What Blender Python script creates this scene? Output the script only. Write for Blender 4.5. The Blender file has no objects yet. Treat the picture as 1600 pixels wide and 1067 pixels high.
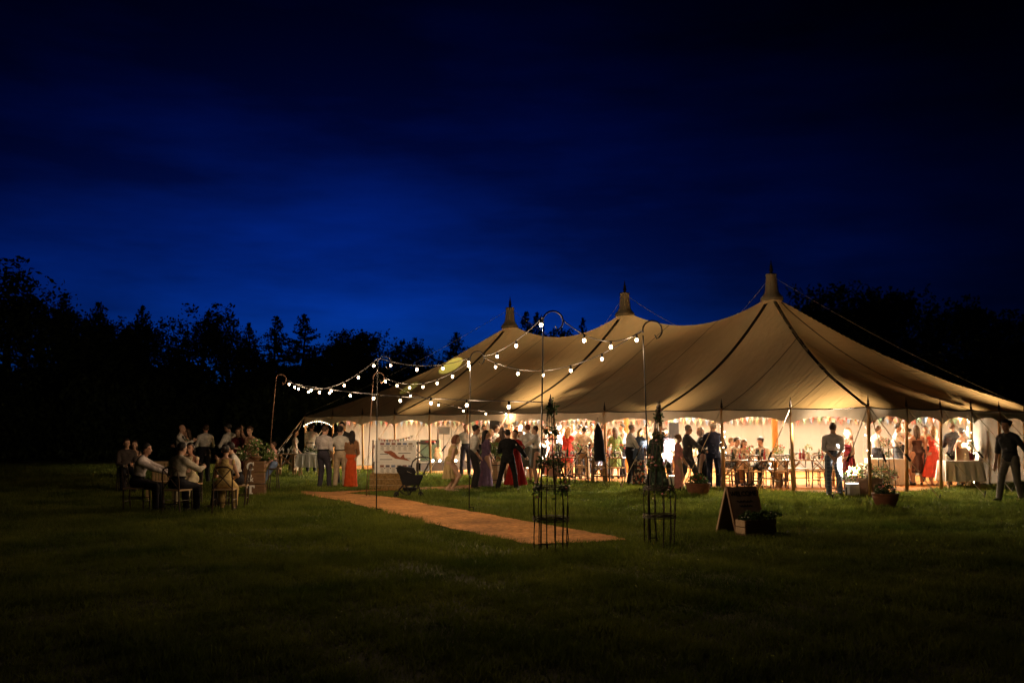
import bpy, math, random
import numpy as np
from mathutils import Vector, Matrix, noise as mnoise
R = math.radians
S = bpy.context.scene
COL = S.collection

# ------------------------------------------------------------------ camera
F_PX, HOR, CAM_H = 1562.0, 669.34, 1.65
PITCH = math.atan((HOR - 533.5) / F_PX)
cam = bpy.data.objects.new('camera', bpy.data.cameras.new('camera'))
COL.objects.link(cam)
cam.data.sensor_width = 36.0
cam.data.lens = 36.0 * F_PX / 1600.0
cam.location = (0, 0, CAM_H)
cam.rotation_euler = (math.pi / 2 + PITCH, 0, 0)
cam.data.clip_end = 3000
S.camera = cam

# ------------------------------------------------------------------ world: deep blue dusk
W = bpy.data.worlds.new('World'); S.world = W; W.use_nodes = True
nt = W.node_tree; nt.nodes.clear()
def N(t, typ, **kw):
    n = t.nodes.new(typ)
    for k, v in kw.items():
        if hasattr(n, k): setattr(n, k, v)
        else: n.inputs[k].default_value = v
    return n
wo = N(nt, 'ShaderNodeOutputWorld'); bg = N(nt, 'ShaderNodeBackground')
sky = N(nt, 'ShaderNodeTexSky'); sky.sky_type = 'NISHITA'; sky.sun_disc = False
sky.sun_elevation = R(-5.0); sky.sun_rotation = R(-12); sky.air_density = 1.0; sky.dust_density = 0.3; sky.ozone_density = 6.0
tc = N(nt, 'ShaderNodeTexCoord'); mp = N(nt, 'ShaderNodeMapping'); mp.inputs['Scale'].default_value = (1.0, 1.0, 4.6)
cl = N(nt, 'ShaderNodeTexNoise'); cl.inputs['Scale'].default_value = 2.9; cl.inputs['Detail'].default_value = 5; cl.inputs['Roughness'].default_value = 0.55
cr = N(nt, 'ShaderNodeMapRange'); cr.inputs['From Min'].default_value = 0.36; cr.inputs['From Max'].default_value = 0.66
cr.inputs['To Min'].default_value = 0.50; cr.inputs['To Max'].default_value = 1.2
tint = N(nt, 'ShaderNodeMix'); tint.data_type = 'RGBA'; tint.blend_type = 'MULTIPLY'; tint.inputs[0].default_value = 1
tint.inputs[7].default_value = (0.8, 13.5, 27.0, 1)
clm = N(nt, 'ShaderNodeMix'); clm.data_type = 'RGBA'; clm.blend_type = 'MULTIPLY'; clm.inputs[0].default_value = 1
L = nt.links.new
L(tc.outputs['Generated'], mp.inputs['Vector']); L(mp.outputs[0], cl.inputs['Vector']); L(cl.outputs['Fac'], cr.inputs['Value'])
# the last twilight glow: brightest low in the sky towards the sunken sun, fading all round it
gdir = Vector((math.sin(R(-9)) * math.cos(R(6)), math.cos(R(-9)) * math.cos(R(6)), math.sin(R(6))))
dt = N(nt, 'ShaderNodeVectorMath', operation='DOT_PRODUCT'); dt.inputs[1].default_value = gdir
mxd = N(nt, 'ShaderNodeMath', operation='MAXIMUM'); mxd.inputs[1].default_value = 0.0
pw = N(nt, 'ShaderNodeMath', operation='POWER'); pw.inputs[1].default_value = 14.0
ad = N(nt, 'ShaderNodeMath', operation='MULTIPLY_ADD'); ad.inputs[1].default_value = 0.82; ad.inputs[2].default_value = 0.05
cm2 = N(nt, 'ShaderNodeMath', operation='MULTIPLY')
L(tc.outputs['Generated'], dt.inputs[0]); L(dt.outputs['Value'], mxd.inputs[0]); L(mxd.outputs[0], pw.inputs[0]); L(pw.outputs[0], ad.inputs[0])
sz = N(nt, 'ShaderNodeSeparateXYZ'); L(tc.outputs['Generated'], sz.inputs[0])
zk = N(nt, 'ShaderNodeMath', operation='MULTIPLY_ADD'); zk.inputs[1].default_value = -5.0; zk.inputs[2].default_value = 0.80
ze = N(nt, 'ShaderNodeMath', operation='EXPONENT'); zm = N(nt, 'ShaderNodeMath', operation='MULTIPLY')
L(sz.outputs['Z'], zk.inputs[0]); L(zk.outputs[0], ze.inputs[0]); L(ze.outputs[0], zm.inputs[0]); L(ad.outputs[0], zm.inputs[1])
L(zm.outputs[0], cm2.inputs[0]); L(cr.outputs[0], cm2.inputs[1])
L(sky.outputs[0], tint.inputs[6]); L(tint.outputs[2], clm.inputs[6]); L(cm2.outputs[0], clm.inputs[7])
L(clm.outputs[2], bg.inputs['Color']); bg.inputs['Strength'].default_value = 0.105
L(bg.outputs[0], wo.inputs['Surface'])

S.view_settings.view_transform = 'Standard'; S.view_settings.look = 'None'
S.view_settings.exposure = 0.35; S.view_settings.gamma = 1.0; S.view_settings.use_curve_mapping = False
S.render.engine = 'CYCLES'
S.cycles.use_denoising = True
S.cycles.max_bounces = 8; S.cycles.diffuse_bounces = 6; S.cycles.glossy_bounces = 2; S.cycles.transmission_bounces = 4
S.cycles.transparent_max_bounces = 6; S.cycles.sample_clamp_indirect = 6.0
S.cycles.caustics_reflective = False; S.cycles.caustics_refractive = False

# ------------------------------------------------------------------ placing helpers
def G(px, py):                       # a pixel of the photograph on level ground -> its place on the ground
    d = Vector(((px - 800) / F_PX, 0, 0)) + Vector((0, math.cos(PITCH), math.sin(PITCH))) + Vector((0, -math.sin(PITCH), math.cos(PITCH))) * ((533.5 - py) / F_PX)
    t = -CAM_H / d.z
    return (d.x * t, d.y * t)
def D(px, depth, h=0.0):              # a point at a given depth and height
    zc = depth * math.cos(PITCH) + (h - CAM_H) * math.sin(PITCH)
    return ((px - 800) / F_PX * zc, depth)
def HZ(py, depth):                    # height of a pixel row at a given depth
    a = math.atan((533.5 - py) / F_PX) + PITCH
    return CAM_H + depth * math.tan(a)
TH = 0.756
DX = Vector((math.sin(TH), -math.cos(TH), 0)); DN = Vector((-math.cos(TH), -math.sin(TH), 0))
SP = 6.34; BAY = SP / 3; HL = 2 * SP; HWD = 6.0; EB = 2.0
P3 = Vector((8.616, 32.909, 0)); TO = P3 - DX * SP
TROT = math.atan2(DX.y, DX.x)
def UV(u, v):                         # tent plan coordinates (v > 0 is the front) -> world
    p = TO + DX * u + DN * v
    return (p.x, p.y)

# ------------------------------------------------------------------ materials
MATS = {}
def mat(name, col, rough=0.7, var=0.15, scale=8.0, bump=0.0, bscale=60.0, metal=0.0, emit=None, estr=0.0, transl=0.0, col2=None, spec=0.3, coat=0.0):
    if name in MATS: return MATS[name]
    m = bpy.data.materials.new(name); m.use_nodes = True
    t = m.node_tree; b = t.nodes['Principled BSDF']; out = t.nodes['Material Output']
    b.inputs['Roughness'].default_value = rough; b.inputs['Metallic'].default_value = metal
    b.inputs['Specular IOR Level'].default_value = spec; b.inputs['Coat Weight'].default_value = coat
    tc = N(t, 'ShaderNodeTexCoord'); nz = N(t, 'ShaderNodeTexNoise')
    nz.inputs['Scale'].default_value = scale; nz.inputs['Detail'].default_value = 4
    t.links.new(tc.outputs['Object'], nz.inputs['Vector'])
    mx = N(t, 'ShaderNodeMix'); mx.data_type = 'RGBA'
    a = tuple(max(0, c * (1 - var)) for c in col); c2 = col2 if col2 else tuple(min(1, c * (1 + var)) for c in col)
    mx.inputs[6].default_value = (*a, 1); mx.inputs[7].default_value = (*c2, 1)
    rr = N(t, 'ShaderNodeMapRange'); rr.inputs['From Min'].default_value = 0.3; rr.inputs['From Max'].default_value = 0.7
    t.links.new(nz.outputs['Fac'], rr.inputs['Value']); t.links.new(rr.outputs[0], mx.inputs[0])
    t.links.new(mx.outputs[2], b.inputs['Base Color'])
    if bump:
        n2 = N(t, 'ShaderNodeTexNoise'); n2.inputs['Scale'].default_value = bscale; n2.inputs['Detail'].default_value = 3
        t.links.new(tc.outputs['Object'], n2.inputs['Vector'])
        bp = N(t, 'ShaderNodeBump'); bp.inputs['Strength'].default_value = bump; bp.inputs['Distance'].default_value = 0.02
        t.links.new(n2.outputs['Fac'], bp.inputs['Height']); t.links.new(bp.outputs[0], b.inputs['Normal'])
    if emit:
        b.inputs['Emission Color'].default_value = (*emit, 1); b.inputs['Emission Strength'].default_value = estr
    if transl:
        tr = N(t, 'ShaderNodeBsdfTranslucent'); ms = N(t, 'ShaderNodeMixShader'); ms.inputs[0].default_value = transl
        t.links.new(mx.outputs[2], tr.inputs['Color'])
        if bump: t.links.new(bp.outputs[0], tr.inputs['Normal'])
        t.links.new(b.outputs[0], ms.inputs[1]); t.links.new(tr.outputs[0], ms.inputs[2]); t.links.new(ms.outputs[0], out.inputs['Surface'])
    MATS[name] = m
    return m
def wood(name, col, dark, scale=3.0, rough=0.55, stretch=(14, 14, 1.2)):
    if name in MATS: return MATS[name]
    m = bpy.data.materials.new(name); m.use_nodes = True; t = m.node_tree; b = t.nodes['Principled BSDF']
    tc = N(t, 'ShaderNodeTexCoord'); mp = N(t, 'ShaderNodeMapping'); mp.inputs['Scale'].default_value = stretch
    nz = N(t, 'ShaderNodeTexNoise'); nz.inputs['Scale'].default_value = scale; nz.inputs['Detail'].default_value = 6; nz.inputs['Distortion'].default_value = 0.6
    rp = N(t, 'ShaderNodeValToRGB'); rp.color_ramp.elements[0].position = 0.3; rp.color_ramp.elements[1].position = 0.7
    rp.color_ramp.elements[0].color = (*dark, 1); rp.color_ramp.elements[1].color = (*col, 1)
    t.links.new(tc.outputs['Object'], mp.inputs['Vector']); t.links.new(mp.outputs[0], nz.inputs['Vector'])
    t.links.new(nz.outputs['Fac'], rp.inputs[0]); t.links.new(rp.outputs[0], b.inputs['Base Color'])
    bp = N(t, 'ShaderNodeBump'); bp.inputs['Strength'].default_value = 0.25; bp.inputs['Distance'].default_value = 0.01
    t.links.new(nz.outputs['Fac'], bp.inputs['Height']); t.links.new(bp.outputs[0], b.inputs['Normal'])
    b.inputs['Roughness'].default_value = rough
    MATS[name] = m
    return m
def fabric(col, sheen=0.0, var=0.18):
    key = 'cloth_%02d_%02d_%02d' % tuple(int(c * 99) for c in col)
    return mat(key, col, 0.85, var, 9, 0.5, 45, spec=0.15)
def checked(key, col, line, scale=14.0):
    if key in MATS: return MATS[key]
    m = bpy.data.materials.new(key); m.use_nodes = True; t = m.node_tree; b = t.nodes['Principled BSDF']
    tc = N(t, 'ShaderNodeTexCoord'); sx = N(t, 'ShaderNodeSeparateXYZ'); t.links.new(tc.outputs['Object'], sx.inputs[0])
    prev = None
    for ax in ('X', 'Z'):
        mu = N(t, 'ShaderNodeMath', operation='MULTIPLY'); mu.inputs[1].default_value = scale
        fr = N(t, 'ShaderNodeMath', operation='FRACT'); lt = N(t, 'ShaderNodeMath', operation='LESS_THAN'); lt.inputs[1].default_value = 0.16
        t.links.new(sx.outputs[ax], mu.inputs[0]); t.links.new(mu.outputs[0], fr.inputs[0]); t.links.new(fr.outputs[0], lt.inputs[0])
        if prev is None: prev = lt
        else:
            ad = N(t, 'ShaderNodeMath', operation='MAXIMUM'); t.links.new(prev.outputs[0], ad.inputs[0]); t.links.new(lt.outputs[0], ad.inputs[1]); prev = ad
    mx = N(t, 'ShaderNodeMix'); mx.data_type = 'RGBA'; mx.inputs[6].default_value = (*col, 1); mx.inputs[7].default_value = (*line, 1)
    t.links.new(prev.outputs[0], mx.inputs[0]); t.links.new(mx.outputs[2], b.inputs['Base Color']); b.inputs['Roughness'].default_value = 0.85
    MATS[key] = m
    return m
def printed(key, cols, scale=22.0):      # a floral print: voronoi cells picked from a few colours
    if key in MATS: return MATS[key]
    m = bpy.data.materials.new(key); m.use_nodes = True; t = m.node_tree; b = t.nodes['Principled BSDF']
    tc = N(t, 'ShaderNodeTexCoord'); vo = N(t, 'ShaderNodeTexVoronoi'); vo.inputs['Scale'].default_value = scale
    rp = N(t, 'ShaderNodeValToRGB'); rp.color_ramp.interpolation = 'CONSTANT'
    sp = N(t, 'ShaderNodeSeparateColor')
    els = rp.color_ramp.elements
    while len(els) < len(cols): els.new(0.5)
    for i, c in enumerate(cols):
        els[i].position = i / len(cols); els[i].color = (*c, 1)
    t.links.new(tc.outputs['Object'], vo.inputs['Vector']); t.links.new(vo.outputs['Color'], sp.inputs[0]); t.links.new(sp.outputs[0], rp.inputs[0])
    t.links.new(rp.outputs[0], b.inputs['Base Color']); b.inputs['Roughness'].default_value = 0.85
    MATS[key] = m
    return m

# ------------------------------------------------------------------ mesh collector
class MB:
    def __init__(s): s.v = []; s.f = []
    def add(s, vs, fs):
        o = len(s.v); s.v += [tuple(p) for p in vs]; s.f += [tuple(i + o for i in f) for f in fs]; return s
    def box(s, c, d, rot=None, taper=1.0):
        vs = []
        for z in (-.5, .5):
            k = taper if z > 0 else 1.0
            for x, y in ((-.5, -.5), (.5, -.5), (.5, .5), (-.5, .5)):
                p = Vector((x * d[0] * k, y * d[1] * k, z * d[2]))
                if rot: p = rot @ p
                vs.append(p + Vector(c))
        return s.add(vs, [(3, 2, 1, 0), (4, 5, 6, 7), (0, 1, 5, 4), (1, 2, 6, 5), (2, 3, 7, 6), (3, 0, 4, 7)])
    def poly(s, pts, r, seg=6, caps=True, closed=False):      # a tube through points, r a number or list
        pts = [Vector(p) for p in pts]; n = len(pts)
        rs = r if isinstance(r, (list, tuple)) else [r] * n
        vs = []; fs = []; prev = None
        for i, p in enumerate(pts):
            a = pts[(i - 1) % n] if (i > 0 or closed) else p
            b = pts[(i + 1) % n] if (i < n - 1 or closed) else p
            t = (b - a)
            t = t.normalized() if t.length > 1e-9 else Vector((0, 0, 1))
            if prev is None:
                u = t.cross(Vector((0, 0, 1)))
                if u.length < 1e-3: u = t.cross(Vector((1, 0, 0)))
            else:
                u = prev - t * prev.dot(t)
                if u.length < 1e-6: u = t.orthogonal()
            u.normalize(); prev = u; w = t.cross(u)
            for k in range(seg):
                an = 2 * math.pi * k / seg
                vs.append(p + (u * math.cos(an) + w * math.sin(an)) * rs[i])
        m = n if closed else n - 1
        for i in range(m):
            j = (i + 1) % n
            for k in range(seg):
                k2 = (k + 1) % seg
                fs.append((i * seg + k, i * seg + k2, j * seg + k2, j * seg + k))
        if caps and not closed:
            fs.append(tuple(range(seg - 1, -1, -1))); fs.append(tuple((n - 1) * seg + k for k in range(seg)))
        return s.add(vs, fs)
    def lathe(s, prof, seg=14, c=(0, 0, 0), sx=1, sy=1):
        vs = []; fs = []; n = len(prof)
        for r, z in prof:
            for k in range(seg):
                a = 2 * math.pi * k / seg
                vs.append((c[0] + r * math.cos(a) * sx, c[1] + r * math.sin(a) * sy, c[2] + z))
        for i in range(n - 1):
            for k in range(seg):
                k2 = (k + 1) % seg
                fs.append((i * seg + k, i * seg + k2, (i + 1) * seg + k2, (i + 1) * seg + k))
        fs.append(tuple(range(seg - 1, -1, -1))); fs.append(tuple((n - 1) * seg + k for k in range(seg)))
        return s.add(vs, fs)
    def ball(s, c, r, seg=8, rings=6, sz=(1, 1, 1)):
        prof = [(max(1e-4, math.sin(math.pi * i / rings)) , -math.cos(math.pi * i / rings)) for i in range(rings + 1)]
        vs = []; o = len(s.v)
        b = MB().lathe(prof, seg)
        s.v += [(c[0] + p[0] * r * sz[0], c[1] + p[1] * r * sz[1], c[2] + p[2] * r * sz[2]) for p in b.v]
        s.f += [tuple(i + o for i in f) for f in b.f]
        return s
    def mesh(s, name, smooth=False):
        me = bpy.data.meshes.new(name); me.from_pydata(s.v, [], s.f); me.update()
        if smooth: me.polygons.foreach_set('use_smooth', [True] * len(me.polygons))
        return me
def ob(name, geo, m=None, parent=None, loc=(0, 0, 0), rz=0.0, smooth=False, rot=None):
    me = geo.mesh(name, smooth) if isinstance(geo, MB) else geo
    o = bpy.data.objects.new(name, me); COL.objects.link(o)
    o.location = loc if len(loc) == 3 else (*loc, 0); o.rotation_euler = rot if rot else (0, 0, rz)
    if m is not None and me is not None and len(me.materials) == 0: me.materials.append(m)
    if parent: o.parent = parent
    return o
def tag(o, label, cat, group=None):
    o['label'] = label; o['category'] = cat
    if group: o['group'] = group
    return o
def thing(name, label, cat, loc=(0, 0, 0), rz=0.0, group=None):
    return tag(ob(name, None, None, None, loc, rz), label, cat, group)
def copy_tree(o, parent=None):
    c = o.copy(); COL.objects.link(c); c.parent = parent
    for ch in o.children: copy_tree(ch, c)
    return c
def npmesh(name, v, f, m=None, smooth=True):
    me = bpy.data.meshes.new(name)
    v = np.asarray(v, np.float32); f = np.asarray(f, np.int32); k = f.shape[1]
    me.vertices.add(len(v)); me.vertices.foreach_set('co', v.ravel())
    me.loops.add(f.size); me.loops.foreach_set('vertex_index', f.ravel())
    me.polygons.add(len(f)); me.polygons.foreach_set('loop_start', np.arange(0, f.size, k, dtype=np.int32))
    me.update(calc_edges=True); me.validate()
    if smooth: me.polygons.foreach_set('use_smooth', np.ones(len(me.polygons), bool))
    if m: me.materials.append(m)
    return me
def leaves(name, pts, size, m, seed=0, up=0.3, aspect=0.5):   # many small leaf faces at points (n,3)
    rg = np.random.default_rng(seed); pts = np.asarray(pts, float); n = len(pts)
    a = rg.normal(size=(n, 3)); a[:, 2] += up; a /= np.linalg.norm(a, axis=1)[:, None]
    b = np.cross(a, rg.normal(size=(n, 3))); b /= np.linalg.norm(b, axis=1)[:, None] + 1e-9
    s = (size * rg.uniform(0.6, 1.3, n))[:, None]
    v = np.empty((n, 4, 3)); v[:, 0] = pts - a * s * .5; v[:, 1] = pts + b * s * aspect * .5; v[:, 2] = pts + a * s * .5; v[:, 3] = pts - b * s * aspect * .5
    return npmesh(name, v.reshape(-1, 3), np.arange(n * 4).reshape(n, 4), m, smooth=False)

# ------------------------------------------------------------------ shared materials
M_GROUND = mat('lawn_soil', (0.075, 0.085, 0.018), 0.95, 0.4, 3.0, 0.6, 30)
M_GRASS = mat('grass_blade', (0.085, 0.14, 0.015), 0.7, 0.35, 0.7, col2=(0.195, 0.225, 0.034), transl=0.5)
def second_noise(m, scale, lo, hi):      # finer light and dark tufts on top of the broad patches
    t = m.node_tree; b = t.nodes['Principled BSDF']; src = b.inputs['Base Color'].links[0].from_socket
    tc = N(t, 'ShaderNodeTexCoord'); nz = N(t, 'ShaderNodeTexNoise'); nz.inputs['Scale'].default_value = scale; nz.inputs['Detail'].default_value = 5; nz.inputs['Roughness'].default_value = .7
    rr = N(t, 'ShaderNodeMapRange'); rr.inputs['From Min'].default_value = .3; rr.inputs['From Max'].default_value = .7; rr.inputs['To Min'].default_value = lo; rr.inputs['To Max'].default_value = hi
    mx = N(t, 'ShaderNodeMix'); mx.data_type = 'RGBA'; mx.blend_type = 'MULTIPLY'; mx.inputs[0].default_value = 1
    t.links.new(tc.outputs['Object'], nz.inputs['Vector']); t.links.new(nz.outputs['Fac'], rr.inputs['Value']); t.links.new(src, mx.inputs[6]); t.links.new(rr.outputs[0], mx.inputs[7])
    for l in list(t.links):
        if l.from_socket == src and l.to_socket != mx.inputs[6]: to = l.to_socket; t.links.remove(l); t.links.new(mx.outputs[2], to)
second_noise(M_GRASS, 9.0, 0.5, 1.45)
M_JUTE = mat('jute_matting', (0.37, 0.17, 0.048), 0.95, 0.35, 1.1, 1.0, 40)
second_noise(M_JUTE, 11.0, 0.40, 1.5)
M_POLE = wood('varnished_pole', (0.62, 0.35, 0.13), (0.42, 0.21, 0.07))
M_TABLE = wood('table_wood', (0.42, 0.24, 0.10), (0.25, 0.13, 0.05), stretch=(1.2, 14, 14))
M_DARKWOOD = wood('dark_chair_wood', (0.055, 0.03, 0.016), (0.025, 0.014, 0.008))
M_CRATE = wood('crate_wood', (0.24, 0.13, 0.06), (0.11, 0.055, 0.025), stretch=(1.2, 14, 14))
M_PALEWOOD = wood('pale_wood', (0.55, 0.38, 0.22), (0.38, 0.24, 0.12), stretch=(1.2, 14, 14))
M_ROPE = mat('cotton_rope', (0.62, 0.52, 0.38), 0.9, 0.2, 30)
M_STRAP = mat('dark_webbing', (0.045, 0.032, 0.022), 0.85, 0.2, 20)
M_WALL = mat('cream_wall_canvas', (0.225, 0.205, 0.168), 0.85, 0.05, 1.2, 0.4, 5, transl=0.3)
M_IRON = mat('black_iron', (0.018, 0.017, 0.016), 0.5, 0.2, 20, metal=0.6)
M_RUST = mat('rusty_crook_iron', (0.12, 0.07, 0.045), 0.6, 0.3, 20, metal=0.5)
M_BLACK = mat('black_plastic', (0.012, 0.012, 0.013), 0.45, 0.1, 10)
M_WHITE = mat('white_paint', (0.78, 0.76, 0.72), 0.6, 0.06, 6)
M_LINEN = mat('white_table_linen', (0.80, 0.77, 0.70), 0.9, 0.05, 4, 0.3, 14)
M_LEAF = mat('garden_leaf', (0.045, 0.085, 0.02), 0.6, 0.4, 5, transl=0.2)
M_LEAFP = mat('pale_leaf', (0.13, 0.19, 0.055), 0.6, 0.35, 5, transl=0.25)
M_PETW = mat('white_petal', (0.80, 0.76, 0.66), 0.7, 0.08, 10, transl=0.2)
M_PETP = mat('pink_petal', (0.75, 0.32, 0.33), 0.7, 0.2, 10, transl=0.2)
M_PETR = mat('red_petal', (0.55, 0.03, 0.025), 0.7, 0.2, 10)
M_TERRA = mat('terracotta', (0.22, 0.09, 0.045), 0.85, 0.25, 7, 0.3, 40)
M_TREE = mat('night_foliage', (0.045, 0.07, 0.025), 0.8, 0.3, 0.6)
M_CONIFER = mat('night_needles', (0.03, 0.055, 0.025), 0.8, 0.3, 0.6)
M_BARK = mat('tree_bark', (0.07, 0.05, 0.035), 0.95, 0.3, 3, 0.5, 12)
M_BULB = mat('festoon_bulb_glass', (1, 0.9, 0.8), 0.3, 0.0, 1, emit=(1.0, 0.66, 0.38), estr=26.0)
M_FAIRY = mat('fairy_light_glow', (1, 0.9, 0.7), 0.3, 0.0, 1, emit=(1.0, 0.80, 0.5), estr=25.0)
M_LENS = mat('floodlight_lens', (1, 1, 1), 0.3, 0.0, 1, emit=(1.0, 0.86, 0.70), estr=6.0)
M_CABLE = mat('rubber_cable', (0.02, 0.018, 0.016), 0.6, 0.1, 10)
M_STRAW = mat('straw', (0.33, 0.21, 0.08), 0.95, 0.4, 18, 0.9, 70)
M_GLASS = mat('clear_glassware', (0.75, 0.76, 0.72), 0.08, 0.02, 4, spec=0.6)
M_BOTTLE = mat('dark_green_bottle', (0.02, 0.04, 0.015), 0.15, 0.1, 4, spec=0.6)
M_BOTTLER = mat('red_wine_bottle', (0.22, 0.02, 0.02), 0.2, 0.1, 4, spec=0.6)

# ================================================================== GROUND, PATH, MATTING
def inpoly(x, y, poly):
    r = np.zeros(len(x), bool); n = len(poly)
    for i in range(n):
        x1, y1 = poly[i]; x2, y2 = poly[(i + 1) % n]
        c = ((y1 > y) != (y2 > y)) & (x < (x2 - x1) * (y - y1) / (y2 - y1 + 1e-12) + x1)
        r ^= c
    return r
g = MB().add([(-900, -300, 0), (900, -300, 0), (900, 1500, 0), (-900, 1500, 0)], [(0, 1, 2, 3)])
o = ob('ground', g, M_GROUND); o['kind'] = 'structure'
def wobble_edge(pts, amp, seed, step=0.25):
    rg = random.Random(seed); out = []
    for a, b in zip(pts[:-1], pts[1:]):
        n = max(1, int(math.dist(a, b) / step))
        for i in range(n):
            t = i / n
            out.append((a[0] + (b[0] - a[0]) * t + rg.uniform(-amp, amp), a[1] + (b[1] - a[1]) * t + rg.uniform(-amp, amp)))
    out.append(pts[-1])
    return out
def strip_mesh(name, e1, e2, z, n=60):
    def rs(e):
        L = [0]
        for a, b in zip(e[:-1], e[1:]): L.append(L[-1] + math.dist(a, b))
        t = np.linspace(0, L[-1], n)
        return np.stack([np.interp(t, L, [p[0] for p in e]), np.interp(t, L, [p[1] for p in e])], 1)
    a, b = rs(e1), rs(e2); vs = []; fs = []; k = 5
    for i in range(n):
        for j in range(k):
            p = a[i] * (1 - j / (k - 1)) + b[i] * (j / (k - 1))
            vs.append((p[0], p[1], z + 0.011 + 0.011 * math.sin(i * 1.7 + j * 2.3) * (0 < j < k - 1)))
    for i in range(n - 1):
        for j in range(k - 1): fs.append((i * k + j, (i + 1) * k + j, (i + 1) * k + j + 1, i * k + j + 1))
    return MB().add(vs, fs), [tuple(p) for p in a] + [tuple(p) for p in b[::-1]]
right_e = wobble_edge([G(*p) for p in ((988, 846), (956, 839), (886, 827), (820, 815), (760, 804), (684, 792), (622, 779), (572, 774), (520, 770), (470, 768.5))], 0.045, 1)
left_e = wobble_edge([G(*p) for p in ((832, 853), (760, 839), (671, 819), (642, 812), (601, 803), (560, 790), (520, 781), (478, 775.5), (470, 773))], 0.045, 2)
mb, POLY_PATH = strip_mesh('path', left_e, right_e, 0.014)
o = ob('path', mb, M_JUTE); o['kind'] = 'structure'
e1 = wobble_edge([G(*p) for p in ((520, 773), (588, 768.5), (657, 767), (700, 765.5), (752, 764))], 0.02, 3)
e2 = wobble_edge([G(*p) for p in ((520, 769.5), (588, 766), (657, 763), (700, 761), (752, 758))], 0.02, 4)
mb, POLY_PATH2 = strip_mesh('path', e1, e2, 0.020, 40)
o = ob('path', mb, M_JUTE); o['kind'] = 'structure'
fl = [UV(-HL + .25, 5.55), UV(HL - .3, 5.55), UV(HL - .3, -5.75), UV(-HL + .25, -5.75)]
def lerp2(a, b, t): return (a[0] + (b[0] - a[0]) * t, a[1] + (b[1] - a[1]) * t)
mat_root = ob('tent_floor', None); mat_root['kind'] = 'structure'
for i in range(13):                                   # the matting is laid in lengths across the tent
    t0, t1 = i / 13 + 0.0006, (i + 1) / 13 - 0.0006
    a, b, c, d = lerp2(fl[0], fl[1], t0), lerp2(fl[0], fl[1], t1), lerp2(fl[3], fl[2], t1), lerp2(fl[3], fl[2], t0)
    zz = 0.016 + 0.004 * (i % 2)
    ob('matting_length', MB().add([(*a, zz), (*b, zz), (*c, zz), (*d, zz), (*a, 0.001), (*b, 0.001), (*c, 0.001), (*d, 0.001)],
       [(0, 1, 2, 3), (4, 5, 1, 0), (5, 6, 2, 1), (6, 7, 3, 2), (7, 4, 0, 3)]), M_JUTE, mat_root)

# grass: single-blade triangles, denser close to the camera
rg = np.random.default_rng(5)
bands = [(5.5, 9, 3600, .07, .008), (9, 13, 2800, .075, .010), (13, 19, 1700, .085, .015), (19, 26, 1000, .09, .020), (26, 34, 560, .095, .026), (34, 46, 260, .10, .03)]
allv = []
for y0, y1, dens, hgt, wid in bands:
    wd = 1.16 * y1
    n = int(wd * (y1 - y0) * dens)
    x = rg.uniform(-wd / 2, wd / 2, n); y = rg.uniform(y0, y1, n)
    keep = np.abs(x) < 0.56 * y + 0.6
    # clumps and worn spots
    cl_ = np.sin(x * 2.1 + 1.3 * np.sin(y * 1.7)) + np.sin(y * 2.6 + 1.1 * np.sin(x * 2.9 + 2)) + .8 * np.sin(x * 6.3 + y * 4.1) + .7 * np.sin(y * 9.1 - x * 7.3)
    keep &= rg.uniform(0, 1, n) < 0.72 + 0.13 * cl_
    jx, jy = rg.normal(0, .05, n), rg.normal(0, .06, n)
    keep &= ~inpoly(x + jx, y + jy, POLY_PATH) & ~inpoly(x + jx, y + jy, POLY_PATH2) & ~inpoly(x + jx, y + jy, fl)
    x, y, c_ = x[keep], y[keep], cl_[keep]; n = len(x)
    h = hgt * rg.uniform(.45, 1.15, n) * (1 + .16 * c_); an = rg.uniform(0, 2 * np.pi, n); w = wid * rg.uniform(.6, 1.2, n)
    ln = rg.normal(0, .5, (n, 2)) * h[:, None]
    v = np.zeros((n, 3, 3)); dx, dy = np.cos(an) * w * .5, np.sin(an) * w * .5
    v[:, 0, 0], v[:, 0, 1] = x - dx, y - dy; v[:, 1, 0], v[:, 1, 1] = x + dx, y + dy
    v[:, 2, 0], v[:, 2, 1], v[:, 2, 2] = x + ln[:, 0], y + ln[:, 1], np.maximum(h, .015)
    allv.append(v)
gv = np.concatenate(allv); n = len(gv)
o = ob('grass', npmesh('grass', gv.reshape(-1, 3), np.arange(n * 3).reshape(n, 3), M_GRASS, smooth=False))
o['kind'] = 'stuff'; o['label'] = 'mown green lawn grass in front of the tent'
GRASS_TRIS = n

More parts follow.
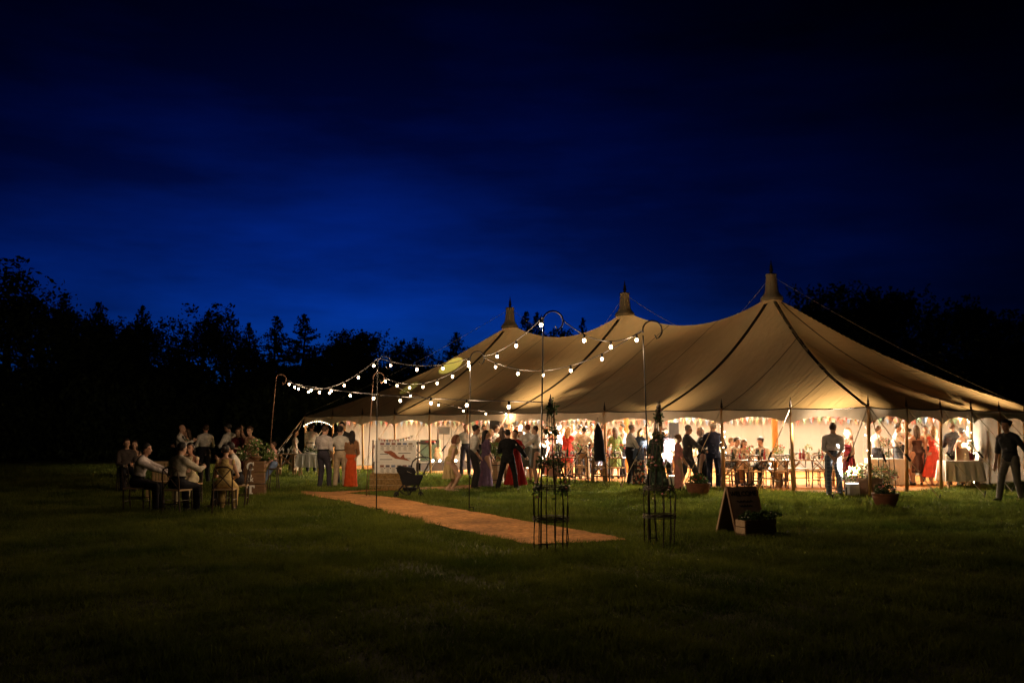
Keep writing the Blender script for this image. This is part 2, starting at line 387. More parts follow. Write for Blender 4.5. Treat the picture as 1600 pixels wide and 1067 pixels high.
# ================================================================== TREES
def broad_mesh(seed):
    rg = np.random.default_rng(seed); pts = []
    lobes = [(0, 0, .48, .34), (.04, 0, .2, .33), (-.06, 0, .1, .33), (0, 0, .74, .23)]
    for i in range(13):
        a = rg.uniform(0, 6.28); z = rg.uniform(.28, .9); q = .30 * math.sqrt(max(.05, 1 - ((z - .45) / .52) ** 2))
        lobes.append((math.cos(a) * q, math.sin(a) * q, z, rg.uniform(.09, .17)))
    for l in lobes:
        n = int(120 + 2300 * l[3] ** 1.6); d = rg.normal(size=(n, 3)); d /= np.linalg.norm(d, axis=1)[:, None]; r = l[3] * rg.uniform(0, 1, n) ** .45
        pts.append(np.array(l[:3]) + d * r[:, None] * np.array([1, 1, .8]))
        for k in range(int(10 + 60 * l[3])):          # twigs that push out of the lobe and roughen its outline
            d = rg.normal(size=3); d /= np.linalg.norm(d); t_ = rg.uniform(.8, 1.22, 16)[:, None]
            pts.append(np.array(l[:3]) + d * l[3] * t_ * np.array([1, 1, .85]) + rg.normal(0, .011, (16, 3)))
    p = np.concatenate(pts); p[:, 2] /= np.quantile(p[:, 2], .9985); p *= 10.0
    p[:, 2] = np.clip(p[:, 2], .1, 10)
    return p
def conifer_pts(seed, tiers=32, per=270):
    rg = np.random.default_rng(seed); pts = []
    for i in range(tiers):
        t = i / (tiers - 1); z = .05 + .93 * t; rr = .34 * (1 - t) ** .72 + .004
        nb = int(7 + 7 * (1 - t))
        for b in range(nb):
            a = rg.uniform(0, 2 * np.pi); L_ = rr * rg.uniform(.6, 1.2); k = max(8, int(per * L_ * 1.1))
            s = rg.uniform(0.1, 1, k) ** .8
            x = np.cos(a) * L_ * s + rg.normal(0, .008, k); y = np.sin(a) * L_ * s + rg.normal(0, .008, k)
            zz = z - .05 * s * (1 - t) + .03 * s ** 2 + rg.normal(0, .008, k)
            pts.append(np.stack([x, y, zz], 1))
    pts.append(np.stack([rg.normal(0, .002, 16), rg.normal(0, .002, 16), rg.uniform(.95, 1.0, 16)], 1))
    p = np.concatenate(pts) * 10
    p[:, 2] = np.clip(p[:, 2], .05, 10.05)
    return p
def trunk_mb(seed, h=8.5, r=.22, limbs=9):
    rg = random.Random(seed); b = MB()
    b.poly([(0, 0, -.2), (rg.uniform(-.1, .1), 0, h * .3), (rg.uniform(-.25, .25), rg.uniform(-.2, .2), h * .65), (rg.uniform(-.3, .3), rg.uniform(-.2, .2), h)], [r * 1.3, r, r * .6, r * .15], 8)
    for i in range(limbs):
        z = h * rg.uniform(.2, .85); a = rg.uniform(0, 6.28); l = rg.uniform(1.2, 2.6) * (1.1 - z / h * .6)
        b.poly([(0, 0, z), (math.cos(a) * l * .5, math.sin(a) * l * .5, z + l * .35), (math.cos(a) * l, math.sin(a) * l, z + l * .9)], [r * .4, r * .25, r * .06], 5)
    return b
CROWN = [leaves('crown', broad_mesh(s), .25, M_TREE, s) for s in (11, 12, 13, 14)]
CROWNC = [leaves('crown', conifer_pts(s), .21, M_CONIFER, s, up=0.0) for s in (21, 22, 23)]
TRUNK = [trunk_mb(s).mesh('trunk') for s in (31, 32)]
for me in TRUNK: me.materials.append(M_BARK)
TRUNKC = trunk_mb(33, 9.6, .16, 0).mesh('trunk'); TRUNKC.materials.append(M_BARK)
def tree(px, top, depth, kind, i, wide=1.0, label='', group=''):
    h = HZ(top, depth); x, y = D(px, depth)
    t = thing('conifer_tree' if kind == 'C' else 'broadleaf_tree', label, 'tree', (x, y, 0), (i * 2.4) % 6.28, group)
    s = h / 10.0
    w = s * wide * (1.0 if kind == 'C' else 1.12)
    if kind == 'C': ob('trunk', TRUNKC, None, t); ob('crown', CROWNC[i % 3], None, t)
    else: ob('trunk', TRUNK[i % 2], None, t); ob('crown', CROWN[i % 4], None, t)
    t.scale = (w, w, s)
    return t
left_trees = [(12, 418, 58, 'B', 1.25, 'tallest broadleaf tree silhouette, at the left edge of the picture'), (58, 452, 60, 'B', .9, 'broadleaf silhouette just right of the tallest tree on the left'),
 (92, 460, 62, 'C', 1.0, 'shaggy conifer silhouette beside the tall broadleaf trees at far left'), (118, 492, 66, 'B', .8, ''), (146, 474, 66, 'C', 1.05, 'spiky conifer with a forked-looking top, left part of the treeline'), (178, 500, 68, 'B', .9, ''),
 (216, 480, 68, 'C', 1.0, 'lone pointed spruce standing in a gap of the left treeline'), (262, 502, 72, 'B', 1.1, 'round-topped broadleaf tree right of the lone pointed spruce'), (316, 480, 70, 'B', 1.0, 'broad peaked tree, highest in the middle of the left treeline'), (350, 498, 72, 'B', .9, ''),
 (384, 506, 72, 'C', .9, ''), (428, 496, 74, 'C', 1.15, 'left of two matching spruces above the first festoon string'), (471, 493, 74, 'C', 1.15, 'right of two matching spruces above the first festoon string'),
 (508, 524, 76, 'B', .9, ''), (543, 518, 76, 'B', .9, ''), (578, 516, 76, 'B', 1.0, 'rounded broadleaf tree right above the festoon pole by the seating board'), (622, 530, 78, 'B', .8, ''), (657, 533, 78, 'B', .9, ''),
 (712, 521, 76, 'C', 1.2, 'conifer just left of the farthest tent peak'), (742, 545, 78, 'B', .8, ''), (822, 489, 74, 'C', .9, 'dark treetop rising between the two farther tent peaks'), (840, 490, 76, 'C', .8, 'second treetop between the two farther tent peaks'),
 (866, 512, 78, 'B', .7, ''), (912, 498, 80, 'C', .6, 'thin treetop left of the middle tent peak'), (930, 525, 80, 'B', .7, ''), (30, 470, 56, 'B', 1.1, '')]
for i, (px, top, dep, k, w, lb) in enumerate(left_trees):
    gl = 'dark trees of the wood left of and behind the tent'
    tree(px, top, dep, k, i, w, lb or ('dark broadleaf tree filling the treeline left of and behind the tent' if k == 'B' else 'dark conifer filling the treeline left of the tent'), gl)
right_trees = [(1268, 446, 66, 'B', .9, 'broadleaf silhouette just right of the nearest tent peak'), (1312, 448, 66, 'B', .9, ''), (1345, 462, 64, 'B', .7, ''), (1382, 456, 66, 'B', .8, ''), (1420, 449, 66, 'B', .9, 'highest tree of the wood above the right slope of the tent roof'),
 (1470, 468, 64, 'B', .9, ''), (1515, 474, 62, 'B', .9, ''), (1556, 486, 62, 'B', .9, ''), (1600, 490, 60, 'B', 1.0, 'tree silhouette at the right edge of the picture'), (1655, 480, 60, 'B', 1.0, ''), (1240, 480, 70, 'B', .7, '')]
for i, (px, top, dep, k, w, lb) in enumerate(right_trees):
    tree(px, top, dep, k, i + 3, w, lb or 'dark broadleaf tree of the wood behind the right slope of the tent', 'dark trees of the wood behind the right end of the tent')
# low dark undergrowth that closes the wood below the crowns
SHRUB = [leaves('foliage', np.concatenate([np.stack([r_ * np.cos(a_) * 2.4, r_ * np.sin(a_) * 1.5, np.abs(z_) * 3.6 * (1 - .35 * r_ ** 2)], 1) for r_, a_, z_ in
         [(np.sqrt(q.uniform(0, 1, 2600)), q.uniform(0, 6.28, 2600), q.uniform(0, 1, 2600) ** .7)]]), .34, M_TREE, s) for s in (41, 42) for q in [np.random.default_rng(s)]]
rr = random.Random(8)
for i in range(30):
    px = -90 + i * 32 if i < 25 else 0
    dep = rr.uniform(52, 56) if px < 560 else rr.uniform(66, 70)
    if i >= 25: px, dep = 1300 + (i - 25) * 85, rr.uniform(54, 57)
    x, y = D(px, dep)
    t = thing('hedge_shrub', 'dark leafy shrub in the unlit undergrowth at the foot of the wood', 'shrub', (x, y, 0), rr.uniform(0, .5), 'undergrowth shrubs along the wood')
    t.scale = (1, 1, rr.uniform(.8, 1.25)); ob('foliage', SHRUB[i % 2], None, t)
rg = np.random.default_rng(77)
n = 26000; x = rg.uniform(-75, 75, n); y = rg.uniform(88, 96, n); z = rg.uniform(0, 1, n) ** .8 * (7.2 + 1.1 * np.sin(x * .31) + .8 * np.sin(x * .83 + 1))
o = ob('woodland', leaves('woodland', np.stack([x, y, z], 1), 1.0, M_TREE, 3)); o['kind'] = 'stuff'; o['label'] = 'black mass of woodland far behind the field'

# ================================================================== TENT
EAVE = 2.16; PEAK = 6.06
M_ROOF = bpy.data.materials.new('roof_canvas'); M_ROOF.use_nodes = True
t = M_ROOF.node_tree; b = t.nodes['Principled BSDF']; b.inputs['Roughness'].default_value = .9; b.inputs['Specular IOR Level'].default_value = .1
tc = N(t, 'ShaderNodeTexCoord'); nz = N(t, 'ShaderNodeTexNoise'); nz.inputs['Scale'].default_value = .9; nz.inputs['Detail'].default_value = 7; nz.inputs['Roughness'].default_value = .65
mx = N(t, 'ShaderNodeMix'); mx.data_type = 'RGBA'; mx.inputs[6].default_value = (.60, .50, .34, 1); mx.inputs[7].default_value = (.70, .60, .42, 1)
mx2 = N(t, 'ShaderNodeMix'); mx2.data_type = 'RGBA'; mx2.inputs[6].default_value = (.58, .355, .13, 1); mx2.inputs[7].default_value = (.76, .49, .20, 1)
mpn = N(t, 'ShaderNodeMapping'); mpn.inputs['Scale'].default_value = (5.5, .7, .7); n2 = N(t, 'ShaderNodeTexNoise'); n2.inputs['Scale'].default_value = 1.5; n2.inputs['Detail'].default_value = 3
bp = N(t, 'ShaderNodeBump'); bp.inputs['Strength'].default_value = .8; bp.inputs['Distance'].default_value = .09
tr = N(t, 'ShaderNodeBsdfTranslucent'); ms = N(t, 'ShaderNodeMixShader'); ms.inputs[0].default_value = .0135
for a_, b_ in ((tc.outputs['Object'], nz.inputs['Vector']), (nz.outputs['Fac'], mx.inputs[0]), (mx.outputs[2], b.inputs['Base Color']), (mx2.outputs[2], tr.inputs['Color']), (nz.outputs['Fac'], mx2.inputs[0]),
               (tc.outputs['Object'], mpn.inputs['Vector']), (mpn.outputs[0], n2.inputs['Vector']), (n2.outputs['Fac'], bp.inputs['Height']), (bp.outputs[0], b.inputs['Normal']),
               (bp.outputs[0], tr.inputs['Normal']), (b.outputs[0], ms.inputs[1]), (tr.outputs[0], ms.inputs[2]), (ms.outputs[0], t.nodes['Material Output'].inputs['Surface'])):
    t.links.new(a_, b_)

M_VAL = mat('valance_canvas', (.56, .45, .32), .9, .12, 3, .4, 8, transl=.035)
def solve_roof(h, init=None, iters=900):
    nu = int(round(2 * HL / h)) + 1; nv = int(round(2 * HWD / h)) + 1
    U = np.linspace(-HL, HL, nu); V = np.linspace(-HWD, HWD, nv); UU, VV = np.meshgrid(U, V, indexing='ij')
    fix = np.zeros((nu, nv), bool); val = np.zeros((nu, nv))
    su = EAVE - .035 * np.abs(np.sin(math.pi * (U + HL) / BAY)); sv = EAVE - .035 * np.abs(np.sin(math.pi * (V + HWD) / EB))
    fix[0, :] = fix[-1, :] = True; fix[:, 0] = fix[:, -1] = True
    val[0, :] = val[-1, :] = sv; val[:, 0] = su; val[:, -1] = su
    jc = nv // 2
    for i, u in enumerate(U):
        if abs(u) <= SP + 1e-6:
            s = (u + SP) / SP % 1.0
            fix[i, jc] = True; val[i, jc] = 5.30 + (PEAK - 5.30) * abs(2 * s - 1) ** 2.0
    for pu in (-SP, 0, SP):
        m = np.hypot(UU - pu, VV) < .22
        fix |= m; val[m] = PEAK
    def line(u0, v0, u1, v1, sag, t0):
        for t_ in np.linspace(t0, 1, int(8 / h) * 2):
            i = int(round((u0 + (u1 - u0) * t_ + HL) / (2 * HL) * (nu - 1))); j = int(round((v0 + (v1 - v0) * t_ + HWD) / (2 * HWD) * (nv - 1)))
            if not fix[i, j]:
                tt = math.hypot(U[i] - u0, V[j] - v0) / math.hypot(u1 - u0, v1 - v0)
                fix[i, j] = True; val[i, j] = PEAK + (EAVE - PEAK) * tt - sag * math.sin(math.pi * tt ** .95)
    for sv_ in (1, -1):
        for pu in (-SP, 0, SP): line(pu, 0, pu, sv_ * HWD, .50, .06)
        for pu in (-SP, SP): line(pu, 0, math.copysign(HL, pu), sv_ * HWD, .42, .05)
    for pu in (-SP, SP): line(pu, 0, math.copysign(HL, pu), 0, .55, .06)
    if init is None: H = np.full((nu, nv), 3.5)
    else:
        U0, V0, H0 = init
        t1 = np.array([np.interp(U, U0, H0[:, j]) for j in range(len(V0))]).T
        H = np.array([np.interp(V, V0, t1[i]) for i in range(nu)])
    H[fix] = val[fix]; c = .075 * h * h
    for k in range(iters):
        A = (H[:-2, 1:-1] + H[2:, 1:-1] + H[1:-1, :-2] + H[1:-1, 2:] - c) / 4
        H[1:-1, 1:-1] = np.where(fix[1:-1, 1:-1], H[1:-1, 1:-1], A)
    return U, V, H
r0 = solve_roof(.634, None, 300); r1 = solve_roof(.317, r0, 400); r2 = solve_roof(.1585, r1, 400)
RU, RV, RH = solve_roof(.1057, r2, 250)
def hs(u, v):
    fu = (u + HL) / (RU[1] - RU[0]); fv = (v + HWD) / (RV[1] - RV[0])
    i = int(min(max(fu, 0), len(RU) - 2)); j = int(min(max(fv, 0), len(RV) - 2)); a = fu - i; b = fv - j
    return float(RH[i, j] * (1 - a) * (1 - b) + RH[i + 1, j] * a * (1 - b) + RH[i, j + 1] * (1 - a) * b + RH[i + 1, j + 1] * a * b)
tent = thing('marquee_tent', 'large cream canvas marquee with three peaks, glowing from inside', 'tent', (TO.x, TO.y, 0), TROT)
def tl(u, v, z): return Vector((u, -v, z))
def part(name, geo, m, parent=None, smooth=False): return ob(name, geo, m, parent or tent, smooth=smooth)
# roof panels: one per bay and side
nu, nv = len(RU), len(RV)
cuts = [0] + [int(round((HL + u) / (RU[1] - RU[0]))) for u in np.arange(-SP, SP + .1, BAY)] + [nu - 1]
jc = nv // 2
for a, b_ in zip(cuts[:-1], cuts[1:]):
    for j0, j1 in ((0, jc), (jc, nv - 1)):
        ii, jj = np.meshgrid(np.arange(a, b_ + 1), np.arange(j0, j1 + 1), indexing='ij')
        v = np.stack([RU[ii], -RV[jj], RH[ii, jj]], -1).reshape(-1, 3); w = j1 - j0 + 1
        q = np.array([(i * w + j, i * w + j + 1, (i + 1) * w + j + 1, (i + 1) * w + j) for i in range(b_ - a) for j in range(w - 1)])
        part('roof_panel', npmesh('roof_panel', v, q, M_ROOF), None)
def strap(name, p0, p1, wid, m, lift=.012, n=26):
    a = Vector(p0); b = Vector(p1); d = (b - a).normalized(); s = Vector((-d.y, d.x)); vs = []; fs = []
    for i in range(n + 1):
        p = a.lerp(b, i / n)
        for k in (-.5, .5):
            q = p + s * wid * k
            u = max(-HL, min(HL, q.x)); v = max(-HWD, min(HWD, q.y))
            vs.append(tl(u, v, hs(u, v) + lift))
    for i in range(n): fs.append((2 * i, 2 * i + 1, 2 * i + 3, 2 * i + 2))
    return part(name, MB().add(vs, fs), m)
for s in (1, -1):
    for pu in (-SP, 0, SP): strap('roof_band', (pu, s * .36), (pu, s * HWD), .15, M_STRAP)
    for pu in (-SP, SP): strap('roof_band', (pu + math.copysign(.26, pu), s * .26), (math.copysign(HL, pu), s * HWD), .11, M_STRAP)
    for k in range(-2, 3):
        u = k * BAY
        if k % 3: strap('seam', (u, 0.05 * s), (u, s * HWD), .028, M_STRAP, .008)
    for sg in (1, -1):
        for k in (4, 5): strap('seam', (sg * k * BAY, s * (k - 3) * 2.0), (sg * k * BAY, s * HWD), .028, M_STRAP, .008)
        for k in (1, 2): strap('seam', (sg * (SP + k * BAY), s * k * 2.0), (sg * HL, s * k * 2.0), .028, M_STRAP, .008)
for sg in (1, -1): strap('roof_band', (sg * (SP + .36), 0), (sg * HL, 0), .11, M_STRAP)
# eave nodes round the tent
nodes = [(-HL + k * BAY, HWD) for k in range(12)] + [(HL, HWD - k * EB) for k in range(6)] + [(HL - k * BAY, -HWD) for k in range(12)] + [(-HL, -HWD + k * EB) for k in range(6)]
def outn(u, v):
    n = Vector((0, 0))
    if abs(abs(u) - HL) < .01: n.x = math.copysign(1, u)
    if abs(abs(v) - HWD) < .01: n.y = math.copysign(1, v)
    return n.normalized()
fin = MB().lathe([(.024, 0), (.03, .04), (.04, .06), (.024, .08), (.03, .11), (.02, .15), (.004, .27)], 8)
ME_FIN = fin.mesh('finial', True); ME_FIN.materials.append(M_STRAP)
rp_ = random.Random(3)
for k, (u, v) in enumerate(nodes):
    n = outn(u, v); lean = .06
    pm = MB().poly([tl(u - n.x * lean, v - n.y * lean, -.02), tl(u, v, EAVE + .03)], [.046, .042], 10)
    p = part('side_pole', pm, M_POLE, smooth=True)
    f = ob('finial', ME_FIN, None, p, tl(u, v, EAVE + .03))
    u2, v2 = nodes[(k + 1) % len(nodes)]
    # scalloped valance of the bay that follows this node
    e = Vector((u2 - u, v2 - v)); on = Vector((-e.y, e.x)).normalized()
    if on.dot(Vector((u, v)) + e * .5) < 0: on = -on
    vs = []; fs = []; nn = 16
    for i in range(nn + 1):
        t_ = i / nn; q = Vector((u, v)) + e * t_; arch = math.sin(math.pi * t_) ** .75
        top = EAVE - .035 * math.sin(math.pi * t_); bot = EAVE - .40 + .19 * arch
        for j in range(5):
            s_ = j / 4; z = top + (bot - top) * s_ + .004
            out = .015 + .035 * s_ + .02 * math.sin(t_ * 9 + k) * s_
            vs.append(tl(q.x + on.x * out, q.y + on.y * out, z))
    for i in range(nn):
        for j in range(4): fs.append((i * 5 + j, (i + 1) * 5 + j, (i + 1) * 5 + j + 1, i * 5 + j + 1))
    part('valance', MB().add(vs, fs), M_VAL, smooth=True)
    part('eave_rope', MB().poly([tl(u + e.x * i / 6 + on.x * .03, v + e.y * i / 6 + on.y * .03, EAVE - .035 * math.sin(math.pi * i / 6) + .005) for i in range(7)], .016, 6), M_STRAP)
    # guy rope and stake
    dirs = [n]
    if abs(abs(u) - HL) < .01 and abs(abs(v) - HWD) < .01: dirs = [n, Vector((math.copysign(1, u), 0)), Vector((0, math.copysign(1, v)))]
    for dn in dirs:
        L_ = 1.75 + rp_.uniform(-.15, .15); s0 = tl(u + dn.x * .05, v + dn.y * .05, EAVE - .02); s1 = tl(u + dn.x * L_, v + dn.y * L_, .06)
        rope = part('guy_rope', MB().poly([s0, s0.lerp(s1, .5) + Vector((0, 0, -.03)), s1], .011, 5), M_ROPE)
        ob('ratchet', MB().poly([s0.lerp(s1, .52), s0.lerp(s1, .60)], .026, 6), M_IRON, rope)
        ob('stake', MB().poly([s1 + Vector((dn.x * .03, -dn.y * .03, .1)), s1 + Vector((-dn.x * .06, dn.y * .06, -.2))], .017, 6), M_IRON, rope)
# peaks: king poles, hoods, finials, stay ropes
for pu in (-SP, 0, SP):
    part('king_pole', MB().poly([tl(pu, 0, -.02), tl(pu, 0, 6.7)], [.10, .08], 12), M_POLE, smooth=True)
    prof = [(.37, -.20), (.345, -.10), (.285, -.02), (.235, .05), (.205, .16), (.185, .4), (.17, .60), (.195, .65), (.18, .69), (.09, .71)]
    hb = MB().lathe(prof, 20, (pu, 0, PEAK))
    rr = random.Random(int(pu) + 9)
    hb.v = [(x + (x - pu) * .09 * math.sin(7 * math.atan2(y, x - pu) + z * 3 + pu) , y * (1 + .09 * math.sin(5 * math.atan2(y, x - pu) + pu)), z + rr.uniform(-.015, .015)) for x, y, z in hb.v]
    hood = part('peak_hood', hb, M_ROOF, smooth=True)
    ob('finial', MB().lathe([(.045, .70), (.05, .78), (.075, .83), (.045, .87), (.055, .93), (.03, 1.0), (.005, 1.18)], 10, (pu, 0, PEAK)), M_STRAP, hood, smooth=True)
def stay(u0, u1, v1, z1):
    a = tl(u0, 0, PEAK + .64); b = tl(u1, v1, z1)
    part('stay_rope', MB().poly([a.lerp(b, i / 8) + Vector((0, 0, -.22 * math.sin(math.pi * i / 8))) for i in range(9)], .007, 5), M_ROPE)
for u0, u1, v1, z1 in ((-SP, -HL, HWD, EAVE + .1), (-SP, -BAY * 1.2, -1.2, 4.6), (0, -BAY * 1.8, -1.2, 4.6), (0, BAY * 1.8, -1.2, 4.6), (SP, BAY * 1.2, -1.2, 4.6), (SP, HL + 1.5, -2.0, 1.9)):
    stay(u0, u1, v1, z1)
# canvas walls: back, left end (one bay open), right end (back half)
def wall(a, b, k):
    vs = []; fs = []; nn = 14; e = Vector(b) - Vector(a)
    for i in range(nn + 1):
        t_ = i / nn; q = Vector(a) + e * t_; nrm = Vector((-e.y, e.x)).normalized()
        for j in range(7):
            z = .02 + (EAVE - .06) * j / 6
            w = .03 * math.sin(t_ * 15 + k) * (1 - j / 7) + .018 * math.sin(t_ * 31 + j + k)
            vs.append(tl(q.x + nrm.x * w, q.y + nrm.y * w, z))
    for i in range(nn):
        for j in range(6): fs.append((i * 7 + j, (i + 1) * 7 + j, (i + 1) * 7 + j + 1, i * 7 + j + 1))
    part('wall_panel', MB().add(vs, fs), M_WALL, smooth=True)
for k in range(12): wall((-HL + k * BAY, -HWD + .10), (-HL + (k + 1) * BAY, -HWD + .10), k)
for k in range(5): wall((-HL + .10, -HWD + k * EB), (-HL + .10, -HWD + (k + 1) * EB), k + 20)
for k in range(3): wall((HL - .10, -k * EB), (HL - .10, -(k + 1) * EB), k + 30)

# floodlights standing at the feet of the main poles, aimed up at the canvas
def floodlight(loc, label, power, aim, grp='white floodlights at the tent edge'):
    t = thing('floodlight', label, 'floodlight', (*loc, 0.018), math.atan2(aim[1], aim[0]) - math.pi / 2, grp)
    ob('housing', MB().box((0, 0, .15), (.30, .20, .29), taper=.9), M_WHITE, t)
    ob('lens', MB().box((0, 0, .303), (.25, .16, .012)), M_LENS, t)
    ob('bracket', MB().poly([(-.17, 0, .02), (-.17, 0, .2), (-.15, 0, .22)], .012).poly([(.17, 0, .02), (.17, 0, .2), (.15, 0, .22)], .012).poly([(-.17, 0, .02), (.17, 0, .02)], .012), M_IRON, t)
    l = bpy.data.lights.new('floodlight_beam', 'AREA'); l.shape = 'RECTANGLE'; l.size = .24; l.size_y = .15; l.energy = power; l.color = (1.0, .81, .60); l.spread = R(80)
    lo = bpy.data.objects.new('floodlight_beam', l); COL.objects.link(lo); lo.parent = t; lo.location = (0, 0, .318)
    lo.rotation_euler = (R(180 - 22), 0, 0)
    return t
LP = 2200; CHW = 3900
def inw(u, v): p = DX * (-u) + DN * (-v); return (p.x, p.y)
floodlight(D(1053, 28.6), 'lit white floodlight beside the woman in the pink dress', LP * .35, inw(6, 5))
floodlight(G(1332, 775.5), 'lit white floodlight in front of the white-flower trough near the tent corner', LP, inw(10, 5))
floodlight(G(1519, 760), 'lit white floodlight against the white-clothed table at the right', LP, inw(10, 0))
floodlight(UV(0, 5.0), 'white floodlight behind the dancing couple, under the bright eave node', LP * 1.2, inw(0, 5))
floodlight(UV(-SP, 5.1), 'white floodlight by the pole left of the music stage', LP, inw(-6, 5))
for k, (u, v) in enumerate(((-HL + .8, -4.7), (-SP, -4.7), (0, -4.7), (SP, -4.7), (HL - .8, -4.7), (-HL + .8, .5), (-BAY * 4.4, -4.7), (BAY * 1.5, -4.7), (-BAY * 1.5, -4.7))):
    floodlight(UV(u, v), 'white floodlight at the foot of the cream back wall of the tent', LP * 1.0, inw(u, v), 'floodlights along the back wall')
# added hoop lamps, out of sight under the canvas, to light guests and lawn
M_HBULB = mat('added_lamp_glow', (1, .9, .7), .3, 0, 1, emit=(1.0, .78, .48), estr=40.0)
for pu, lb in ((-SP, 'added unseen hoop lamp inside the farthest peak'), (0, 'added unseen hoop lamp inside the middle peak'), (SP, 'added unseen hoop lamp inside the nearest peak')):
    x_, y_ = UV(pu, 0); c_ = thing('added_hoop_lamp', lb, 'added lamp', (x_, y_, 3.35), 0, 'added hoop lamps under the canvas')
    ob('hoop', MB().poly([(math.cos(i * math.pi / 14) * .55, math.sin(i * math.pi / 14) * .55, 0) for i in range(28)], .018, 6, closed=True), M_IRON, c_)
    for k in range(8):
        a = k * math.pi / 4; ob('hanging_cord', MB().poly([(math.cos(a) * .55, math.sin(a) * .55, 0), (math.cos(a) * .12, math.sin(a) * .12, 1.3)], .006, 4), M_ROPE, c_)
        ob('shade', MB().lathe([(.16, -.10), (.15, -.095), (.05, .0), (.045, -.005), (.14, -.10)], 12, (math.cos(a) * .55, math.sin(a) * .55, 0)), M_IRON, c_)
        ob('bulb', MB().ball((math.cos(a) * .55, math.sin(a) * .55, -.09), .045, 8, 6), M_HBULB, c_)
    l = bpy.data.lights.new('added_uplight', 'POINT'); l.energy = 1000; l.color = (1.0, .81, .60); l.shadow_soft_size = .05
    lo = bpy.data.objects.new('added_uplight', l); COL.objects.link(lo); lo.parent = c_; lo.location = (.3, -.3, .12)
    for k in range(4):
        a = k * math.pi / 2 + .4; l = bpy.data.lights.new('added_downlight', 'SPOT'); l.energy = CHW / 4; l.color = (1.0, .81, .60); l.shadow_soft_size = .06; l.spot_size = R(170); l.spot_blend = .25
        lo = bpy.data.objects.new('added_downlight', l); COL.objects.link(lo); lo.parent = c_; lo.location = (math.cos(a) * .56, math.sin(a) * .56, -.2)

# ================================================================== FESTOON POLES AND STRINGS
def crook(px, top_py, base, label, lean=(0, 0), side=1, m=None):
    x, y = base; h = HZ(top_py, y)
    t = thing('shepherd_crook_pole', label, 'pole', (x, y, 0), 0, 'iron crook poles carrying the festoon lights')
    tx, _ = D(px, y, h); lx = tx - x
    pts = [(0, 0, -.15), (lx * .3, 0, h * .3), (lx * .62, lean[1], h * .62), (lx * .94, lean[1] * 1.4, h * .94)]
    r = .14; c = Vector((lx + side * r, lean[1] * 1.4, h - r))
    arc = [c + Vector((-side * r * math.cos(a), 0, r * math.sin(a) * 1.0)) for a in np.linspace(-.25, math.pi * 1.35, 16)]
    ob('shaft', MB().poly(pts[:-1] + [(arc[0].x, arc[0].y, arc[0].z - .04)], .0105, 7), m or M_RUST, t, smooth=True)
    ob('crook', MB().poly(arc + [arc[-1] + Vector((side * -.03, 0, .06))], [.012] * 14 + [.011, .009, .008], 7), m or M_RUST, t, smooth=True)
    ob('ground_spike', MB().poly([(0.09, 0, .10), (.09, 0, -.1)], .008, 5).poly([(0, 0, .10), (.09, 0, .10)], .008, 5), m or M_RUST, t)
    return Vector((x + arc[10].x, y + arc[10].y, arc[10].z - .03)), Vector((x + lx, y, h - .25))
cA, mA = crook(431, 585, D(417, 26.6), 'leaning rusty crook pole behind the flower-topped crates')
cB, mB = crook(590, 556, G(588, 803), 'crook pole on the near side of the path, left of the seating board', m=M_IRON)
cB2, mB2 = crook(583, 582, G(572, 776), 'crook pole on the far side of the path, left of the seating board')
cC, mC = crook(735, 549, G(733, 800), 'black crook pole between the pram and the path', m=M_IRON)
cD, mD = crook(848, 486, G(845, 861), 'tallest-looking crook pole beside the left wicker obelisk', m=M_IRON)
cE, mE = crook(1004, 501, G(1017, 851), 'crook pole beside the right wicker obelisk', m=M_IRON)
BULB_ME = MB().ball((0, 0, -.045), .024, 10, 8, (1, 1, 1.15)).mesh('bulb', True); BULB_ME.materials.append(M_BULB)
SOCK_ME = MB().lathe([(.017, -.025), (.019, .0), (.016, .03), (.006, .045)], 8).mesh('socket', True); SOCK_ME.materials.append(M_CABLE)
def festoon(a, b, sag, nb, label, t0=.04, t1=.96, dark=()):
    t = thing('festoon_string', label, 'string lights', a, 0, 'festoon light strings')
    q = lambda s: (b - a) * s + Vector((0, 0, -4 * sag * s * (1 - s)))
    ob('cable', MB().poly([q(i / 24) for i in range(25)], .008, 5), M_CABLE, t)
    for i in range(nb):
        s = t0 + (t1 - t0) * i / max(1, nb - 1)
        p = q(s)
        bb = ob('bulb', BULB_ME, None, t, p + Vector((0, 0, -.035)))
        ob('socket', SOCK_ME, None, bb, (0, 0, 0.0))
        l = bpy.data.lights.new('bulb_glow', 'POINT'); l.energy = 13.5; l.color = (1.0, .68, .40); l.shadow_soft_size = .02
        lo = bpy.data.objects.new('bulb_glow', l); COL.objects.link(lo); lo.parent = bb; lo.location = (0, 0, -.10)
nodeP2 = Vector((*UV(0, HWD + .05), EAVE + .05)); nodeP1 = Vector((*UV(-SP, HWD + .05), EAVE + .02))
festoon(cA, mB + Vector((0, 0, .2)), .42, 8, 'lit string from the leaning crook pole to the pole left of the seating board', .05, .97)
festoon(mA + Vector((0, 0, .1)), mD + Vector((0, 0, -1.0)), .12, 9, 'lowest long lit string, from the leaning pole to the left obelisk pole', .13, .93)
festoon(mB + Vector((0, 0, .22)), mC + Vector((0, 0, .12)), .16, 4, 'upper lit string between the two poles beside the pram', .14, .98)
festoon(cB2, mC + Vector((0, 0, .06)), .30, 7, 'lower sagging lit string from the far path pole to the black pole by the pram', .02, .985)
festoon(mB2 + Vector((0, 0, .15)), nodeP2, .25, 5, 'lit string running down from the far path pole to the tent eave', .22, .98)
festoon(cC + Vector((0, 0, .02)), mD + Vector((0, 0, .16)), .10, 3, 'short lit string between the black pole and the left obelisk pole', .30, .98)
festoon(cC, mE + Vector((0, 0, .12)), .42, 5, 'long lit string from the black pole to the right obelisk pole', .10, .80)
